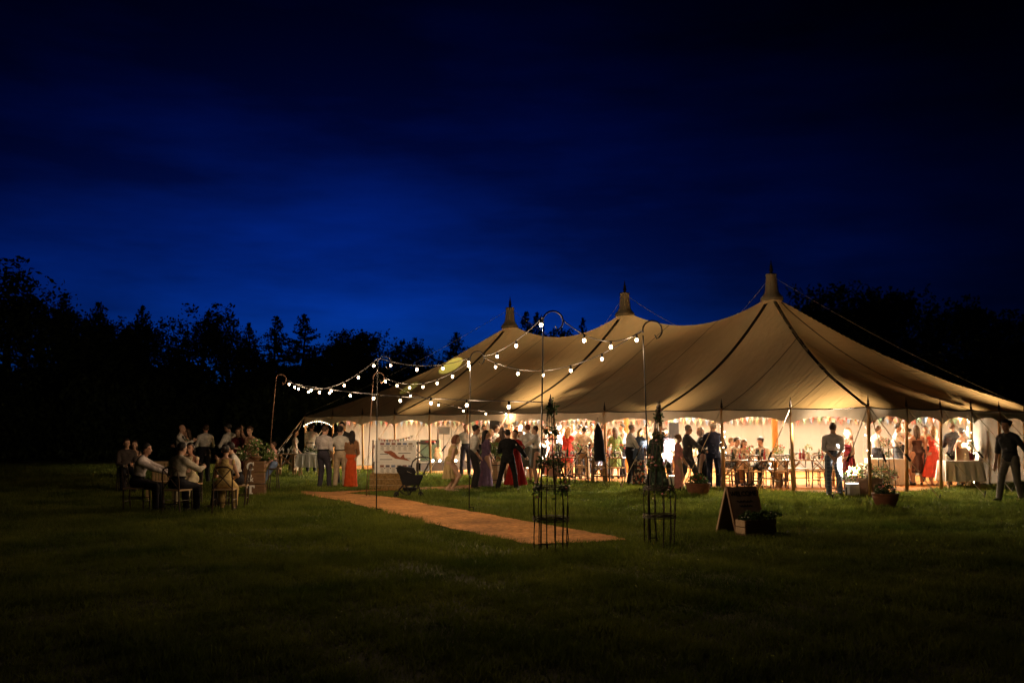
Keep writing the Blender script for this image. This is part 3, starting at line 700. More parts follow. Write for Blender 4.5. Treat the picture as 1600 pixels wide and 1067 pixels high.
festoon(cD, mE + Vector((0, 0, .10)), .22, 3, 'lit string between the two obelisk poles at the end of the path', .26, .92)
# fairy lights wound round poles, and strings glowing under the canvas
FB = MB().ball((0, 0, 0), .015, 6, 4)
def fairy(label, pts, nb, loc=(0, 0, 0), r=.015, cat='fairy lights'):
    t = thing('fairy_light_string', label, cat, loc, 0, 'fairy light strings')
    ob('wire', MB().poly(pts, .003, 4), M_ROPE, t)
    mb = MB(); P = [Vector(p) for p in pts]; n = len(P) - 1
    for i in range(nb):
        s = i / max(1, nb - 1) * n; k = min(int(s), n - 1); p = P[k].lerp(P[k + 1], s - k)
        mb.ball(p, r, 6, 4)
    o = ob('bulbs', mb, M_FAIRY, t); o['kind'] = 'stuff'
def wound(loc, label, h0=.15, h1=2.0, turns=9, nb=26, r=.065):
    pts = [(math.cos(k * .5) * r, math.sin(k * .5) * r, h0 + (h1 - h0) * k / (turns * 12.6)) for k in range(int(turns * 12.6))]
    fairy(label, pts, nb, (*loc, 0))
wound(UV(HL - .06, 0), 'fairy lights wound round the pole by the white-clothed table')
wound(UV(HL - .05, HWD - .05), 'fairy lights wound round the near corner pole', 1.0, 2.0, 5, 9)
wound(UV(-HL + .05, HWD - .06), 'fairy lights wound round the far left corner pole', .5, 2.0, 6, 10)
wound(UV(SP + BAY, HWD - .06), 'fairy lights wound round the pole beside the man in the navy suit', 1.0, 2.0, 5, 8)
def tw(u, v, z): p = TO + DX * u + DN * v; return (p.x, p.y, z)
for pu, lb in ((0, 'fairy lights under the canvas along the band below the middle peak'), (-SP, 'fairy lights under the canvas along the band below the farthest peak')):
    fairy(lb, [tw(pu + .14, v, hs(pu + .14, v) - .035) for v in np.linspace(.6, 5.7, 26)], 20, r=.012)
fairy('fairy lights under the canvas between the two farther peaks', [tw(-1.9 - .3 * i / 10, .8 + 4.4 * i / 20, hs(-1.9 - .3 * i / 10, .8 + 4.4 * i / 20) - .04) for i in range(21)], 16, r=.012)
fairy('added glowing beads imitating the lit scallop edge at the far left corner', [tw(-HL + BAY * i / 14, HWD + .06, EAVE - .41 + .19 * math.sin(math.pi * i / 14) ** .75) for i in range(15)], 16, r=.012)  # beads added to imitate the light caught by the canvas edge
# lime light discs thrown on the canvas by two stage spots
def stage_spot(u, v, z, tu, tv, ang, power, lab):
    a = Vector(tw(u, v, z)); b = Vector(tw(tu, tv, hs(tu, tv))); d = (b - a).normalized()
    t = thing('stage_spotlight', lab, 'spotlight', a, 0, 'stage spotlights')
    ob('can', MB().poly([-d * .22, -d * .02], [.05, .08], 12), M_BLACK, t); ob('yoke', MB().poly([(-.1, 0, .0), (-.1, 0, -.2), (.1, 0, -.2), (.1, 0, 0)], .008, 5), M_IRON, t)
    ob('stand', MB().poly([(0, 0, -.2), (0, 0, -z + .3)], .015, 6).poly([(0, 0, -z + .5), (.35, .2, -z)], .01, 5).poly([(0, 0, -z + .5), (-.35, .2, -z)], .01, 5).poly([(0, 0, -z + .5), (0, -.4, -z)], .01, 5), M_IRON, t)
    l = bpy.data.lights.new('stage_beam', 'SPOT'); l.energy = power; l.color = (.80, 1.0, .40); l.spot_size = R(ang); l.spot_blend = .18; l.shadow_soft_size = .008
    lo = bpy.data.objects.new('stage_beam', l); COL.objects.link(lo); lo.parent = t; lo.location = d * .02
    lo.rotation_euler = d.to_track_quat('-Z', 'Y').to_euler()
stage_spot(-9.0, -1.5, 2.2, -7.65, 2.15, 15.0, 42000, 'black stage spotlight throwing the large lime disc on the canvas')
stage_spot(-9.4, -1.0, 2.2, -8.55, 3.6, 9.0, 16000, 'black stage spotlight throwing the small lime disc on the canvas')

# ================================================================== BUNTING
FLAGC = [mat('flag_%d' % i, tuple(x * .55 for x in c), .85, .1, 6) for i, c in enumerate([(.62, .16, .12), (.22, .36, .24), (.22, .30, .42), (.72, .38, .20), (.75, .45, .46), (.66, .60, .42)])]
FLAG_ME = []
for m in FLAGC:
    me = MB().add([(-.10, 0, 0), (.10, 0, 0), (0, .012, -.25), (0, -.01, -.1)], [(0, 3, 1), (0, 2, 3), (3, 2, 1)]).mesh('flag'); me.materials.append(m); FLAG_ME.append(me)
def bunting(label, pts, sag, per, seed, scale=1.0):
    t = thing('bunting', label, 'bunting', pts[0], 0, 'strings of triangular bunting'); rgb = random.Random(seed); cord = []
    o0 = Vector(pts[0]); k = seed
    for a, b in zip(pts[:-1], pts[1:]):
        a, b = Vector(a) - o0, Vector(b) - o0; q = lambda s: a.lerp(b, s) + Vector((0, 0, -4 * sag * s * (1 - s)))
        cord += [q(i / 10) for i in range(11)]
        an = math.atan2(b.y - a.y, b.x - a.x)
        for i in range(per):
            f = ob('flag', FLAG_ME[k % 6], None, t, q((i + .5) / per), an + rgb.uniform(-.25, .25)); f.scale = (scale, scale, scale * rgb.uniform(.9, 1.1)); k += 1 + (rgb.random() < .3)
    ob('cord', MB().poly(cord, .006, 4), M_ROPE, t)
bunting('pastel bunting along the top of the cream back wall', [tw(-HL + .3 + k * BAY, -5.72, 2.06) for k in range(13)], .06, 7, 1)
bunting('pastel bunting along the cream wall behind the music stage', [tw(-HL + .3, -5.6 + 2 * k, 2.04) for k in range(6)], .06, 7, 2)
bunting('bunting looped between the king poles above the long tables', [tw(0, -1, 2.30), tw(SP / 2, -1.2, 2.25), tw(SP, -.1, 2.35), tw(SP + 3.1, -.8, 2.22), tw(HL - .3, -1.6, 2.2)], .22, 12, 4)
bunting('bunting across the right end of the tent above the dancers', [tw(HL - .5, 5.4, 2.18), tw(HL - 2.2, 2.6, 2.2), tw(HL - .8, -.2, 2.15)], .16, 11, 5)
bunting('small bunting under the far left corner scallop', [tw(-HL + .2, 5.7, 2.05), tw(-HL + .3, 3.9, 2.05)], .05, 7, 7)
bunting('bunting across the tent above the band', [tw(-SP, .3, 2.5), tw(-3.2, -2, 2.25), tw(0, 0, 2.45)], .2, 12, 9)

# ================================================================== WICKER OBELISKS
def leafball(n, c, r, seed, sq=(1, 1, 1)):
    rg = np.random.default_rng(seed); d = rg.normal(size=(n, 3)); d /= np.linalg.norm(d, axis=1)[:, None]
    return np.array(c) + d * (r * rg.uniform(.35, 1.05, n) ** .6)[:, None] * np.array(sq)
def blooms(pts, r, seed=0):
    mb = MB(); rg = random.Random(seed)
    for p in pts: mb.ball(p, r * rg.uniform(.7, 1.2), 6, 4, (1, 1, .7))
    return mb
def obelisk(loc, H, rad, label, seed, dense):
    rg = random.Random(seed)
    t = thing('wicker_obelisk', label, 'obelisk', (*loc, 0), rg.uniform(0, 1), 'wicker obelisks at the end of the path')
    prof = lambda s: rad * (1.0 if s < .42 else 1.0) * (1 + .06 * math.sin(s * 3)) if s < .40 else rad * (1 - ((s - .40) / .6) ** .75 * .93)
    nr = 12
    for k in range(nr):
        a = 2 * math.pi * k / nr; pts = []
        for i in range(12):
            s = i / 11 * rg.uniform(.95, 1.0); r = prof(s) * (1 + rg.uniform(-.05, .05)); aa = a + rg.uniform(-.04, .04)
            pts.append((math.cos(aa) * r, math.sin(aa) * r, s * H - (.05 if i == 0 else 0)))
        ob('willow_rod', MB().poly(pts, [.007] * 8 + [.0055] * 4, 5), M_DARKWOOD, t)
    for zb, nring in ((.20, 3), (.40, 3), (.57, 1), (.73, 1)):
        for q in range(nring):
            s = zb + q * .011; r = prof(s) + .004
            pts = [(math.cos(2 * math.pi * i / 28) * (r + .008 * (-1) ** (i + q)), math.sin(2 * math.pi * i / 28) * (r + .008 * (-1) ** (i + q)), s * H) for i in range(28)]
            ob('woven_band', MB().poly(pts, .008, 5, closed=True), M_DARKWOOD, t)
    ob('top_binding', MB().lathe([(.012, .93), (.035, .96), (.04, .985), (.02, 1.0), (.03, 1.02), (.012, 1.05), (.004, 1.1)], 8, (0, 0, H * .93 - .9)), M_DARKWOOD, t)
    ring = []
    for zb, n_, sp in ((.40, 240, .05), (.57, 200, .05), (.78, 90, .035), (.92, 120, .05)):
        r = prof(zb)
        for i in range(int(n_ * dense)):
            a = rg.uniform(0, 6.28)
            if zb in (.40,) and math.sin(a * 2 + seed) < -.5: continue
            ring.append((math.cos(a) * (r + rg.gauss(0, sp * .6)), math.sin(a) * (r + rg.gauss(0, sp * .6)), zb * H + rg.gauss(0, sp)))
    if dense > 1.2:                       # a climber fills the upper half
        for i in range(900):
            s = rg.uniform(.42, .9); r = prof(s) * math.sqrt(rg.random()) * 1.12; a = rg.uniform(0, 6.28)
            ring.append((math.cos(a) * r, math.sin(a) * r, s * H))
    ob('foliage', leaves('foliage', ring, .055, M_LEAF, seed), None, t)
    fl_ = [ring[rg.randrange(len(ring))] for _ in range(34)]
    ob('flowers', blooms(fl_[:20], .022, seed), M_PETP, t); ob('flowers', blooms(fl_[20:], .020, seed), M_PETW, t)
obelisk(G(861, 861), HZ(622, G(861, 861)[1]), .225, 'left wicker obelisk with flower bands at the near end of the path', 3, 1.0)
obelisk(G(1031, 852), HZ(634, G(1031, 852)[1]), .215, 'right wicker obelisk thick with climbing leaves near the end of the path', 5, 1.0)
# potted shrub branch tops spilling from the left obelisk
# ================================================================== A-BOARD SIGN WITH CRATE
M_CHALK = mat('dark_sign_board', (.16, .11, .075), .8, .25, 6)
M_INK = mat('dark_lettering', (.012, .009, .007), .8, .1, 6)
sb = G(1165, 838)
sg = thing('a_board_sign', 'wooden A-board welcome sign standing on the dark lawn', 'sign', (sb[0], sb[1] + .22, 0), R(24))
def tilt_panel(y0, y1, z0, z1, w, th):
    a, b = Vector((0, y0, z0)), Vector((0, y1, z1)); c = (a + b) / 2; ang = math.atan2(y1 - y0, z1 - z0)
    return c, Matrix.Rotation(-ang, 3, 'X'), (b - a).length, ang
c, rm, ln, ang = tilt_panel(-.24, 0, .0, .74, .5, .02)
for i in range(4):
    ob('board_plank', MB().box(c + rm @ Vector((-.195 + .13 * i, 0, 0)), (.1285, .020, ln), rm), M_CHALK, sg)
for sx in (-.272, .272): ob('frame_rail', MB().box(c + rm @ Vector((sx, .004, 0)), (.028, .036, ln + .02), rm), M_CRATE, sg)
c2, rm2, ln2, _ = tilt_panel(.30, .025, .0, .735, .5, .02)
ob('rear_panel', MB().box(c2, (.51, .018, ln2), rm2), M_CHALK, sg)
for sx in (-.272, .272): ob('rear_rail', MB().box(c2 + rm2 @ Vector((sx, 0, 0)), (.028, .034, ln2 + .01), rm2), M_PALEWOOD, sg)
def text(body, size, m, parent, loc, rot, ext=.002, name='lettering', align='CENTER'):
    cu = bpy.data.curves.new(name, 'FONT'); cu.body = body; cu.size = size; cu.extrude = ext; cu.align_x = align; cu.materials.append(m)
    tmp = bpy.data.objects.new(name, cu); COL.objects.link(tmp); bpy.context.view_layer.update()
    me = bpy.data.meshes.new_from_object(tmp.evaluated_get(bpy.context.evaluated_depsgraph_get())); bpy.data.objects.remove(tmp); me.name = name
    o = bpy.data.objects.new(name, me); COL.objects.link(o); o.parent = parent; o.location = loc; o.rotation_euler = rot
    return o
text('WELCOME', .105, M_INK, sg, c + rm @ Vector((0, -.0135, .25)), (math.pi / 2 - ang, 0, 0), .003)
for i, (w_, zz) in enumerate(((.30, .16), (.24, .09))):    # painted swirls under the heading, too dark to read
    ob('painted_flourish', MB().poly([c + rm @ Vector((-w_ / 2 + w_ * k / 16, -.0125, zz + .014 * math.sin(k * 1.9 + i))) for k in range(17)], .006, 5), M_INK, sg)
cr_ = thing('crate_planter', 'small dark crate of plants in front of the welcome sign', 'planter', (sb[0] + .13, sb[1] - .13, 0), R(24))
for k in range(2):
    for sy in (-.12, .12): ob('slat', MB().box((0, sy, .12 + .105 * k), (.56, .014, .095)), M_CRATE, cr_)
    for sx in (-.285, .285): ob('end_slat', MB().box((sx, 0, .12 + .105 * k), (.014, .226, .095)), M_PALEWOOD if sx < 0 else M_CRATE, cr_)  # left end in paler wood, painting in the light on that end
ob('base_board', MB().box((0, 0, .055), (.56, .226, .02)), M_CRATE, cr_)
for sx in (-.25, .25):
    for sy in (-.1, .1): ob('foot', MB().box((sx, sy, .022), (.04, .03, .044)), M_CRATE, cr_)
q_ = np.concatenate([leafball(260, (-.1, 0, .30), .16, 1, (1.2, .7, .6)), leafball(200, (.2, .0, .31), .17, 2, (1, .7, .6)), leafball(50, (.38, 0, .33), .08, 4, (1.4, .6, .4))])
ob('foliage', leaves('foliage', q_, .07, M_LEAF, 7), None, cr_); ob('flowers', blooms([tuple(p) for p in q_[::38]], .018, 2), M_PETW, cr_)

# ================================================================== POTS, TROUGH, TUB
def pot(loc, label, r, h, fol, seed, petal):
    t = thing('terracotta_pot', label, 'flower pot', (*loc, 0), seed, 'terracotta pots on the grass')
    ob('bowl', MB().lathe([(r * .62, 0), (r * .82, h * .25), (r * .97, h * .6), (r * 1.0, h * .8), (r * .97, h * .84), (r * 1.06, h * .87), (r * 1.06, h), (r * .93, h), (r * .9, h * .82)], 22), M_TERRA, t, smooth=True)
    ob('soil', MB().lathe([(r * .92, h * .84), (.01, h * .9)], 14), M_GROUND, t)
    q = np.concatenate([leafball(fol, (math.cos(a) * r * .5, math.sin(a) * r * .5, h + .06), .13, seed + i) for i, a in enumerate((0, 1.6, 3.1, 4.7))] + [leafball(fol, (0, 0, h + .12), .15, seed + 9)])
    ob('foliage', leaves('foliage', q, .065, M_LEAF, seed), None, t); ob('flowers', blooms([tuple(p) for p in q[::fol // 4] if p[2] > h + .06], .026, seed), petal, t)
pot(G(1091, 774), 'terracotta pot of red flowers on the grass in front of the dancing older couple', .30, .31, 130, 2, M_PETR)
pot(G(1384, 792), 'dark terracotta pot of plants in front of the near tent corner pole', .265, .29, 90, 5, M_PETP)
def slatted_box(name, label, loc, rz, dims, m, n, cat='planter', group=None):
    t = thing(name, label, cat, (*loc, 0), rz, group); w, d, h = dims; sh = h / n
    for k in range(n):
        for sy in (-1, 1): ob('slat', MB().box((0, sy * d / 2, sh * (k + .5) + .02), (w, .018, sh * .92)), m, t)
        for sx in (-1, 1): ob('end_slat', MB().box((sx * (w / 2 - .010), 0, sh * (k + .5) + .02), (.018, d - .022, sh * .92)), m, t)
    ob('base_board', MB().box((0, 0, .02), (w - .04, d - .03, .015)), m, t)
    return t
tr1 = slatted_box('flower_trough', 'wooden trough overflowing with white flowers by the near corner pole', G(1357, 774), R(-8), (.62, .36, .42), M_CRATE, 4)
def flowerbed(parent, cs, seed, nl, nf, ls=.07, fr=.03, ml=None, petals=(M_PETW,)):
    q = np.concatenate([leafball(nl, c[:3], c[3], seed + i, (1.15, .9, .85)) for i, c in enumerate(cs)])
    ob('foliage', leaves('foliage', q, ls, ml or M_LEAFP, seed), None, parent)
    rg = random.Random(seed)
    for j, pm in enumerate(petals):
        ob('flowers', blooms([tuple(q[rg.randrange(len(q))]) for _ in range(nf)], fr, seed + j), pm, parent)
flowerbed(tr1, [(-.3, 0, .52, .24), (-.05, -.05, .58, .26), (.25, 0, .54, .24), (.5, .05, .5, .2), (-.48, 0, .44, .15)], 3, 210, 75, petals=(M_PETW, M_PETP, M_PETW))
tub = thing('wooden_tub', 'barrel-like wooden tub of tall plants behind the woman in purple', 'planter', (*D(771, 30.0), 0.015))
for k in range(18):
    a = 2 * math.pi * k / 18
    ob('stave', MB().box((math.cos(a) * .30, math.sin(a) * .30, .34), (.032, .102, .66), Matrix.Rotation(a, 3, 'Z')), M_PALEWOOD, tub)
for zz in (.12, .56): ob('hoop', MB().poly([(math.cos(i * math.pi / 12) * .325, math.sin(i * math.pi / 12) * .325, zz) for i in range(24)], .012, 5, closed=True), M_IRON, tub)
ob('soil', MB().lathe([(.29, .55), (.01, .62)], 12), M_GROUND, tub)
flowerbed(tub, [(0, 0, .8, .3), (.1, 0, 1.05, .24), (-.15, .05, .95, .22)], 8, 260, 14, .085, .022, petals=(M_PETW,))

# ================================================================== CRATES WITH LETTERS
cx, cy = G(399, 773)
letters = {}
def slab_C():
    mb = MB(); vs = []; n = 20
    for ro, ri in ((.105, .062),):
        for i in range(n + 1):
            a = R(42 + (318 - 42) * i / n); k = 1.0
            for r_, y_ in ((ro, 0), (ri, 0), (ro, -.02), (ri, -.02)):
                vs.append((math.cos(a) * r_ * (.86 if r_ == ro else .80), y_, math.sin(a) * r_))
    fs = []
    for i in range(n):
        o_ = i * 4; p_ = o_ + 4
        fs += [(o_ + 2, p_ + 2, p_ + 3, o_ + 3), (o_, o_ + 2, p_ + 2, p_), (o_ + 1, p_ + 1, p_ + 3, o_ + 3), (o_, p_, p_ + 1, o_ + 1)]
    mb.add(vs, fs); mb.box((.072, -.01, .062), (.022, .022, .085)); mb.box((.068, -.01, -.068), (.02, .022, .03)); return mb
def slab_T():
    return MB().box((0, -.01, 0), (.046, .02, .21)).box((0, -.011, .088), (.19, .02, .036)).box((-.084, -.0105, .066), (.026, .019, .05)).box((.084, -.0105, .066), (.026, .019, .05)).box((0, -.0115, -.092), (.11, .02, .03))
for k, ch in enumerate(('T', '&', 'C')):
    lab = {'T': 'bottom wooden crate of the stack, with a white letter T', '&': 'middle wooden crate of the stack, with a white ampersand', 'C': 'top wooden crate of the stack, with a white letter C and flowers above'}[ch]
    z0 = .285 * k; t = thing('wooden_crate', lab, 'crate', (cx + (.012, -.01, .0)[k], cy, z0), R((4, 7, 2)[k]), 'stacked lettered crates')
    w_, d_, h_ = .46, .32, .28
    for i in range(3):
        for sy in (-1, 1): ob('slat', MB().box((0, sy * d_ / 2, .048 + .09 * i), (w_, .014, .082)), M_CRATE, t)
        for sx in (-1, 1): ob('end_slat', MB().box((sx * (w_ / 2 - .008), 0, .048 + .09 * i), (.014, d_ - .018, .082)), M_CRATE, t)
    ob('base_board', MB().box((0, 0, .012), (w_ - .03, d_ - .02, .012)), M_CRATE, t)
    if ch == '&': text('&', .27, M_WHITE, t, (-.10, -d_ / 2 - .018, .052), (math.pi / 2, 0, 0), .010, 'letter')
    else: ob('letter', slab_C() if ch == 'C' else slab_T(), M_WHITE, t, (-.10, -d_ / 2 - .010, .142))
fa = thing('flower_arrangement', 'loose dried-looking flower arrangement on top of the lettered crates', 'flowers', (cx, cy, .86))
ob('bowl', MB().lathe([(.10, 0), (.16, .08), (.15, .10)], 12), M_CRATE, fa)
flowerbed(fa, [(-.22, 0, .22, .24), (.1, 0, .26, .26), (.32, 0, .14, .18), (-.02, 0, .42, .15), (-.4, 0, .12, .16)], 12, 170, 40, .075, .024, petals=(M_PETW, M_PETP))

# ================================================================== SEATING BOARD, HAY BALE, PRAM
bd = G(615, 765.5); bale = thing('hay_bale', 'hay bale under the seating plan board', 'hay bale', (bd[0] - .12, bd[1] + .2, 0), R(-3))
hb = MB()
for i in range(11):
    hb.box((-.475 + .095 * i, 0, .215), (.0935, .43 + .02 * ((i * 5) % 3), .42 + .012 * ((i * 7) % 3)))
o = ob('straw_flakes', hb, M_STRAW, bale)
rg = np.random.default_rng(4); pq = rg.uniform((-.55, -.26, .0), (.55, .26, .46), (5200, 3)); pq = pq[(np.abs(pq[:, 1]) > .21) | (pq[:, 2] > .42)]
o = ob('loose_straw', leaves('loose_straw', pq, .13, M_STRAW, 5, up=0, aspect=.05), None, bale); o['kind'] = 'stuff'
for zz in (.13, .3): ob('twine', MB().poly([(-.53, -.232, zz), (.53, -.232, zz)], .005, 4), M_ROPE, bale)
sbd = thing('seating_board', 'white plank seating plan board with cards and a leaping animal, propped on a hay bale', 'board', (bd[0] + .02, bd[1] + .12, .44), R(-4))
BW, BH = 1.14, .90
for i in range(6): ob('plank', MB().box((0, .02, .075 + .15 * i), (BW, .018, .147)), M_WHITE, sbd)
for sx in (-.4, .4): ob('batten', MB().box((sx, .040, .45), (.05, .02, .9)), M_PALEWOOD, sbd)
CARDH = [mat('card_photo_%d' % i, c_, .6, .5, 30) for i, c_ in enumerate([(.25, .10, .10), (.16, .18, .28), (.28, .12, .08), (.12, .10, .12), (.18, .22, .34), (.32, .26, .18)])]
M_CARD = mat('card_paper', (.72, .68, .62), .8, .05, 20)
for row, z_ in ((0, .70), (1, .10)):
    for i in range(6):
        x_ = -.36 + .155 * i
        cdo = ob('name_card', MB().box((x_, .006, z_), (.125, .006, .19)), M_CARD, sbd)
        ob('card_picture', MB().box((x_, .0015, z_ + .125 - .03), (.11, .004, .06)), CARDH[(i + row * 2) % 6], cdo)
        for q in range(4): ob('text_line', MB().box((x_ + .01 * (q % 2), .0015, z_ + .03 - .03 * q), (.085 - .02 * (q % 2), .003, .008)), M_INK, cdo)
        ob('clip', MB().box((x_ + .0775, .004, z_ + .04), (.022, .008, .03)), M_BLACK, sbd)
for (x0, x1, z_) in ((-.42, -.2, .52), (.08, .42, .545), (-.42, -.08, .375), (.22, .42, .40)): ob('board_gap_line', MB().box(((x0 + x1) / 2, .008, z_), (x1 - x0, .006, .016)), M_BLACK, sbd)
body_pts = [(-.33, .60), (-.22, .60), (-.12, .615), (-.02, .56), (.06, .47), (.14, .43), (.2, .50), (.24, .51), (.25, .43), (.34, .38), (.42, .33), (.33, .35), (.22, .37), (.10, .385), (0, .40), (-.10, .46), (-.18, .52), (-.28, .555)]
vs = [(x, .0075, z) for x, z in body_pts] + [(x, -.001, z) for x, z in body_pts]; n_ = len(body_pts)
M_FOX = mat('russet_paint', (.30, .10, .05), .8, .25, 14)
ob('leaping_animal', MB().add(vs, [tuple(range(n_, 2 * n_))] + [(i, (i + 1) % n_, n_ + (i + 1) % n_, n_ + i) for i in range(n_)]), M_FOX, sbd)
bunting('small bunting draped along the top of the seating plan board', [(bd[0] - .46, bd[1] + .13, 1.40), (bd[0] + .50, bd[1] + .10, 1.47)], .08, 13, 3, .34)
for sx in (-.62, .62): ob('support_stake', MB().box((sx, .03, .45 - .22), (.035, .035, 1.34)), M_DARKWOOD, sbd)

pr = G(640, 777); pram = thing('pram', 'black empty pushchair silhouetted on the grass beside the seating board', 'pushchair', (*pr, 0), R(6))
s_ = .00222
def pp(cx_, cy_, y=0.0): return Vector(((cx_ - 545) * s_, y, (985 - cy_) * s_))
def shell(name, outline, w, m):
    mb = MB(); n_ = len(outline); vs = []
    for y_, k in ((-w / 2, .92), (-w / 3, 1), (w / 3, 1), (w / 2, .92)):
        cxm = sum(p[0] for p in outline) / n_; cym = sum(p[1] for p in outline) / n_
        vs += [pp(cxm + (a - cxm) * k, cym + (b_ - cym) * k, y_) for a, b_ in outline]
    fs = [(j * n_ + i, j * n_ + (i + 1) % n_, (j + 1) * n_ + (i + 1) % n_, (j + 1) * n_ + i) for j in range(3) for i in range(n_)]
    fs += [tuple(range(n_)), tuple(range(4 * n_ - 1, 3 * n_ - 1, -1))]
    return ob(name, mb.add(vs, fs), m, pram)
M_NYL = mat('black_nylon', (.006, .006, .008), .8, .3, 9, .5, 25)
shell('seat', [(440, 700), (470, 690), (600, 745), (690, 740), (690, 770), (640, 850), (520, 855), (465, 845), (440, 770)], .42, M_NYL)
shell('hood', [(400, 665), (425, 640), (520, 655), (590, 668), (612, 710), (600, 740), (520, 700), (440, 750), (405, 700)], .45, M_NYL)
for y_ in (-.2, .2):
    ob('handle_tube', MB().poly([pp(a, b_, y_) for a, b_ in ((640, 850), (690, 740), (740, 640), (765, 590), (760, 560), (735, 553))], .013, 7), M_IRON, pram, smooth=True)
    ob('frame_tube', MB().poly([pp(a, b_, y_) for a, b_ in ((560, 655), (575, 600), (610, 567), (660, 555), (735, 553))], .013, 7), M_IRON, pram, smooth=True)
    for pts_ in (((480, 850), (430, 900), (402, 965)), ((498, 850), (525, 900), (530, 955)), ((610, 850), (560, 900), (549, 960)), ((640, 850), (655, 900), (665, 955))):
        ob('leg', MB().poly([pp(a, b_, y_) for a, b_ in pts_], .012, 7), M_IRON, pram)
    ob('cross_brace', MB().poly([pp(a, b_, y_) for a, b_ in ((430, 905), (480, 945), (530, 955), (570, 915), (640, 880))], .009, 6), M_IRON, pram)
    for a, b_ in ((402, 955), (665, 955)):
        w_ = ob('wheel', MB().poly([pp(a, b_, y_) + Vector((math.cos(k * math.pi / 8) * .052, 0, math.sin(k * math.pi / 8) * .052)) for k in range(16)], .014, 6, closed=True), M_BLACK, pram)
        ob('hub', MB().poly([pp(a, b_, y_ - .02), pp(a, b_, y_ + .02)], .03, 10), M_IRON, w_)
ob('grip', MB().poly([pp(735, 553, -.215), pp(735, 553, .215)], .019, 8), M_BLACK, pram); ob('axle', MB().poly([pp(402, 955, -.2), pp(402, 955, .2)], .008, 6).poly([pp(665, 955, -.2), pp(665, 955, .2)], .008, 6), M_IRON, pram)
ob('basket', MB().box(pp(545, 895), (.28, .34, .08), taper=1.2), M_NYL, pram)

# ================================================================== CHAIRS AND TABLES
def chair_proto():
    t = thing('wooden_chair', 'dark wooden cross-back chair', 'chair')
    for sx in (-1, 1):
        ob('leg', MB().poly([(sx * .20, -.17, 0), (sx * .185, -.19, .25), (sx * .18, -.19, .45)], .017, 7), M_DARKWOOD, t)      # front (towards -y is the back of the chair)
        ob('leg', MB().poly([(sx * .20, .22, 0), (sx * .19, .19, .45)], .017, 7), M_DARKWOOD, t)
        ob('back_post', MB().poly([(sx * .18, -.19, .45), (sx * .185, -.22, .68), (sx * .16, -.25, .86), (sx * .08, -.26, .90)], .015, 7), M_DARKWOOD, t)
    ob('top_rail', MB().poly([(-.10, -.26, .895), (0, -.27, .905), (.10, -.26, .895)], .02, 7), M_DARKWOOD, t)
    ob('seat', MB().box((0, 0, .46), (.40, .40, .03)), M_PALEWOOD, t)
    ob('back_cross', MB().poly([(-.18, -.20, .48), (0, -.24, .68), (.15, -.25, .86)], .011, 6), M_DARKWOOD, t); ob('back_cross', MB().poly([(.18, -.20, .48), (0, -.225, .68), (-.15, -.25, .86)], .011, 6), M_DARKWOOD, t)
    ob('stretcher', MB().poly([(-.19, -.18, .2), (.19, -.18, .2)], .010, 6), M_DARKWOOD, t); ob('stretcher', MB().poly([(-.195, .20, .2), (.195, .20, .2)], .010, 6), M_DARKWOOD, t)
    ob('stretcher', MB().poly([(-.195, -.18, .26), (-.195, .2, .26)], .010, 6), M_DARKWOOD, t); ob('stretcher', MB().poly([(.195, -.18, .26), (.195, .2, .26)], .010, 6), M_DARKWOOD, t)
    return t
CHAIR = chair_proto(); CH_USED = [False]
def chair(loc, face, label, group, z=0.0):
    t = CHAIR if not CH_USED[0] else copy_tree(CHAIR); CH_USED[0] = True
    t.location = (loc[0], loc[1], z); t.rotation_euler = (0, 0, R(-face)); tag(t, label, 'chair', group); return t
def trestle(loc, rz, label, L_=1.9, W_=.75, group='wooden trestle tables in the tent'):
    t = thing('trestle_table', label, 'table', (*loc, .018), rz, group)
    for i in range(4): ob('plank', MB().box((0, -W_ / 2 + W_ / 4 * (i + .5), .735), (L_, W_ / 4 - .006, .03)), M_TABLE, t)
    for sx in (-1, 1):
        x_ = sx * (L_ / 2 - .28)
        for sy in (-1, 1): ob('leg', MB().box((x_, sy * .25, .36), (.07, .05, .72), Matrix.Rotation(-sy * .14, 3, 'X')), M_TABLE, t)
        ob('crossbar', MB().box((x_, 0, .22), (.05, .62, .06)), M_TABLE, t); ob('crossbar', MB().box((x_, 0, .69), (.06, .60, .05)), M_TABLE, t)
        ob('brace', MB().box((sx * (L_ / 2 - .52), 0, .46), (.60, .03, .045), Matrix.Rotation(sx * .75, 3, 'Y')), M_TABLE, t)
    return t
def put(px, depth): return D(px, depth)
TB = [('near', put(1172, 28.3), R(-4), 'long trestle table nearest the eave, with a hanging linen runner'), ('mid', put(905, 31.2), R(-2), 'trestle table with a pink cloth end, behind the left obelisk'), ('mid2', put(966, 31.0), R(-3), 'trestle table behind the timber pole where the jacket hangs'),
      ('right', put(1262, 28.8), R(-2), 'trestle table between the king pole and the man in the waistcoat'), ('back', put(1090, 33.0), R(-3), 'trestle table far behind the dancing older couple')]
TABLES = {}
for key, loc, rz, lb in TB: TABLES[key] = (trestle(loc, rz, lb, 2.1 if key != 'right' else 1.9), loc, rz)
def on_table(key, x, y):
    _, loc, rz = TABLES[key]; c_, s2 = math.cos(rz), math.sin(rz)
    return (loc[0] + x * c_ - y * s2, loc[1] + x * s2 + y * c_, .018 + .752)
BOT = MB().lathe([(.036, 0), (.038, .02), (.038, .17), (.030, .21), (.014, .235), (.013, .30), (.015, .305)], 10)
GLS = MB().lathe([(.032, 0), (.005, .008), (.004, .08), (.02, .095), (.035, .13), (.031, .18)], 8)
BOT_ME = {k: BOT.mesh('bottle', True) for k in 'gr'}; BOT_ME['g'].materials.append(M_BOTTLE); BOT_ME['r'].materials.append(M_BOTTLER)
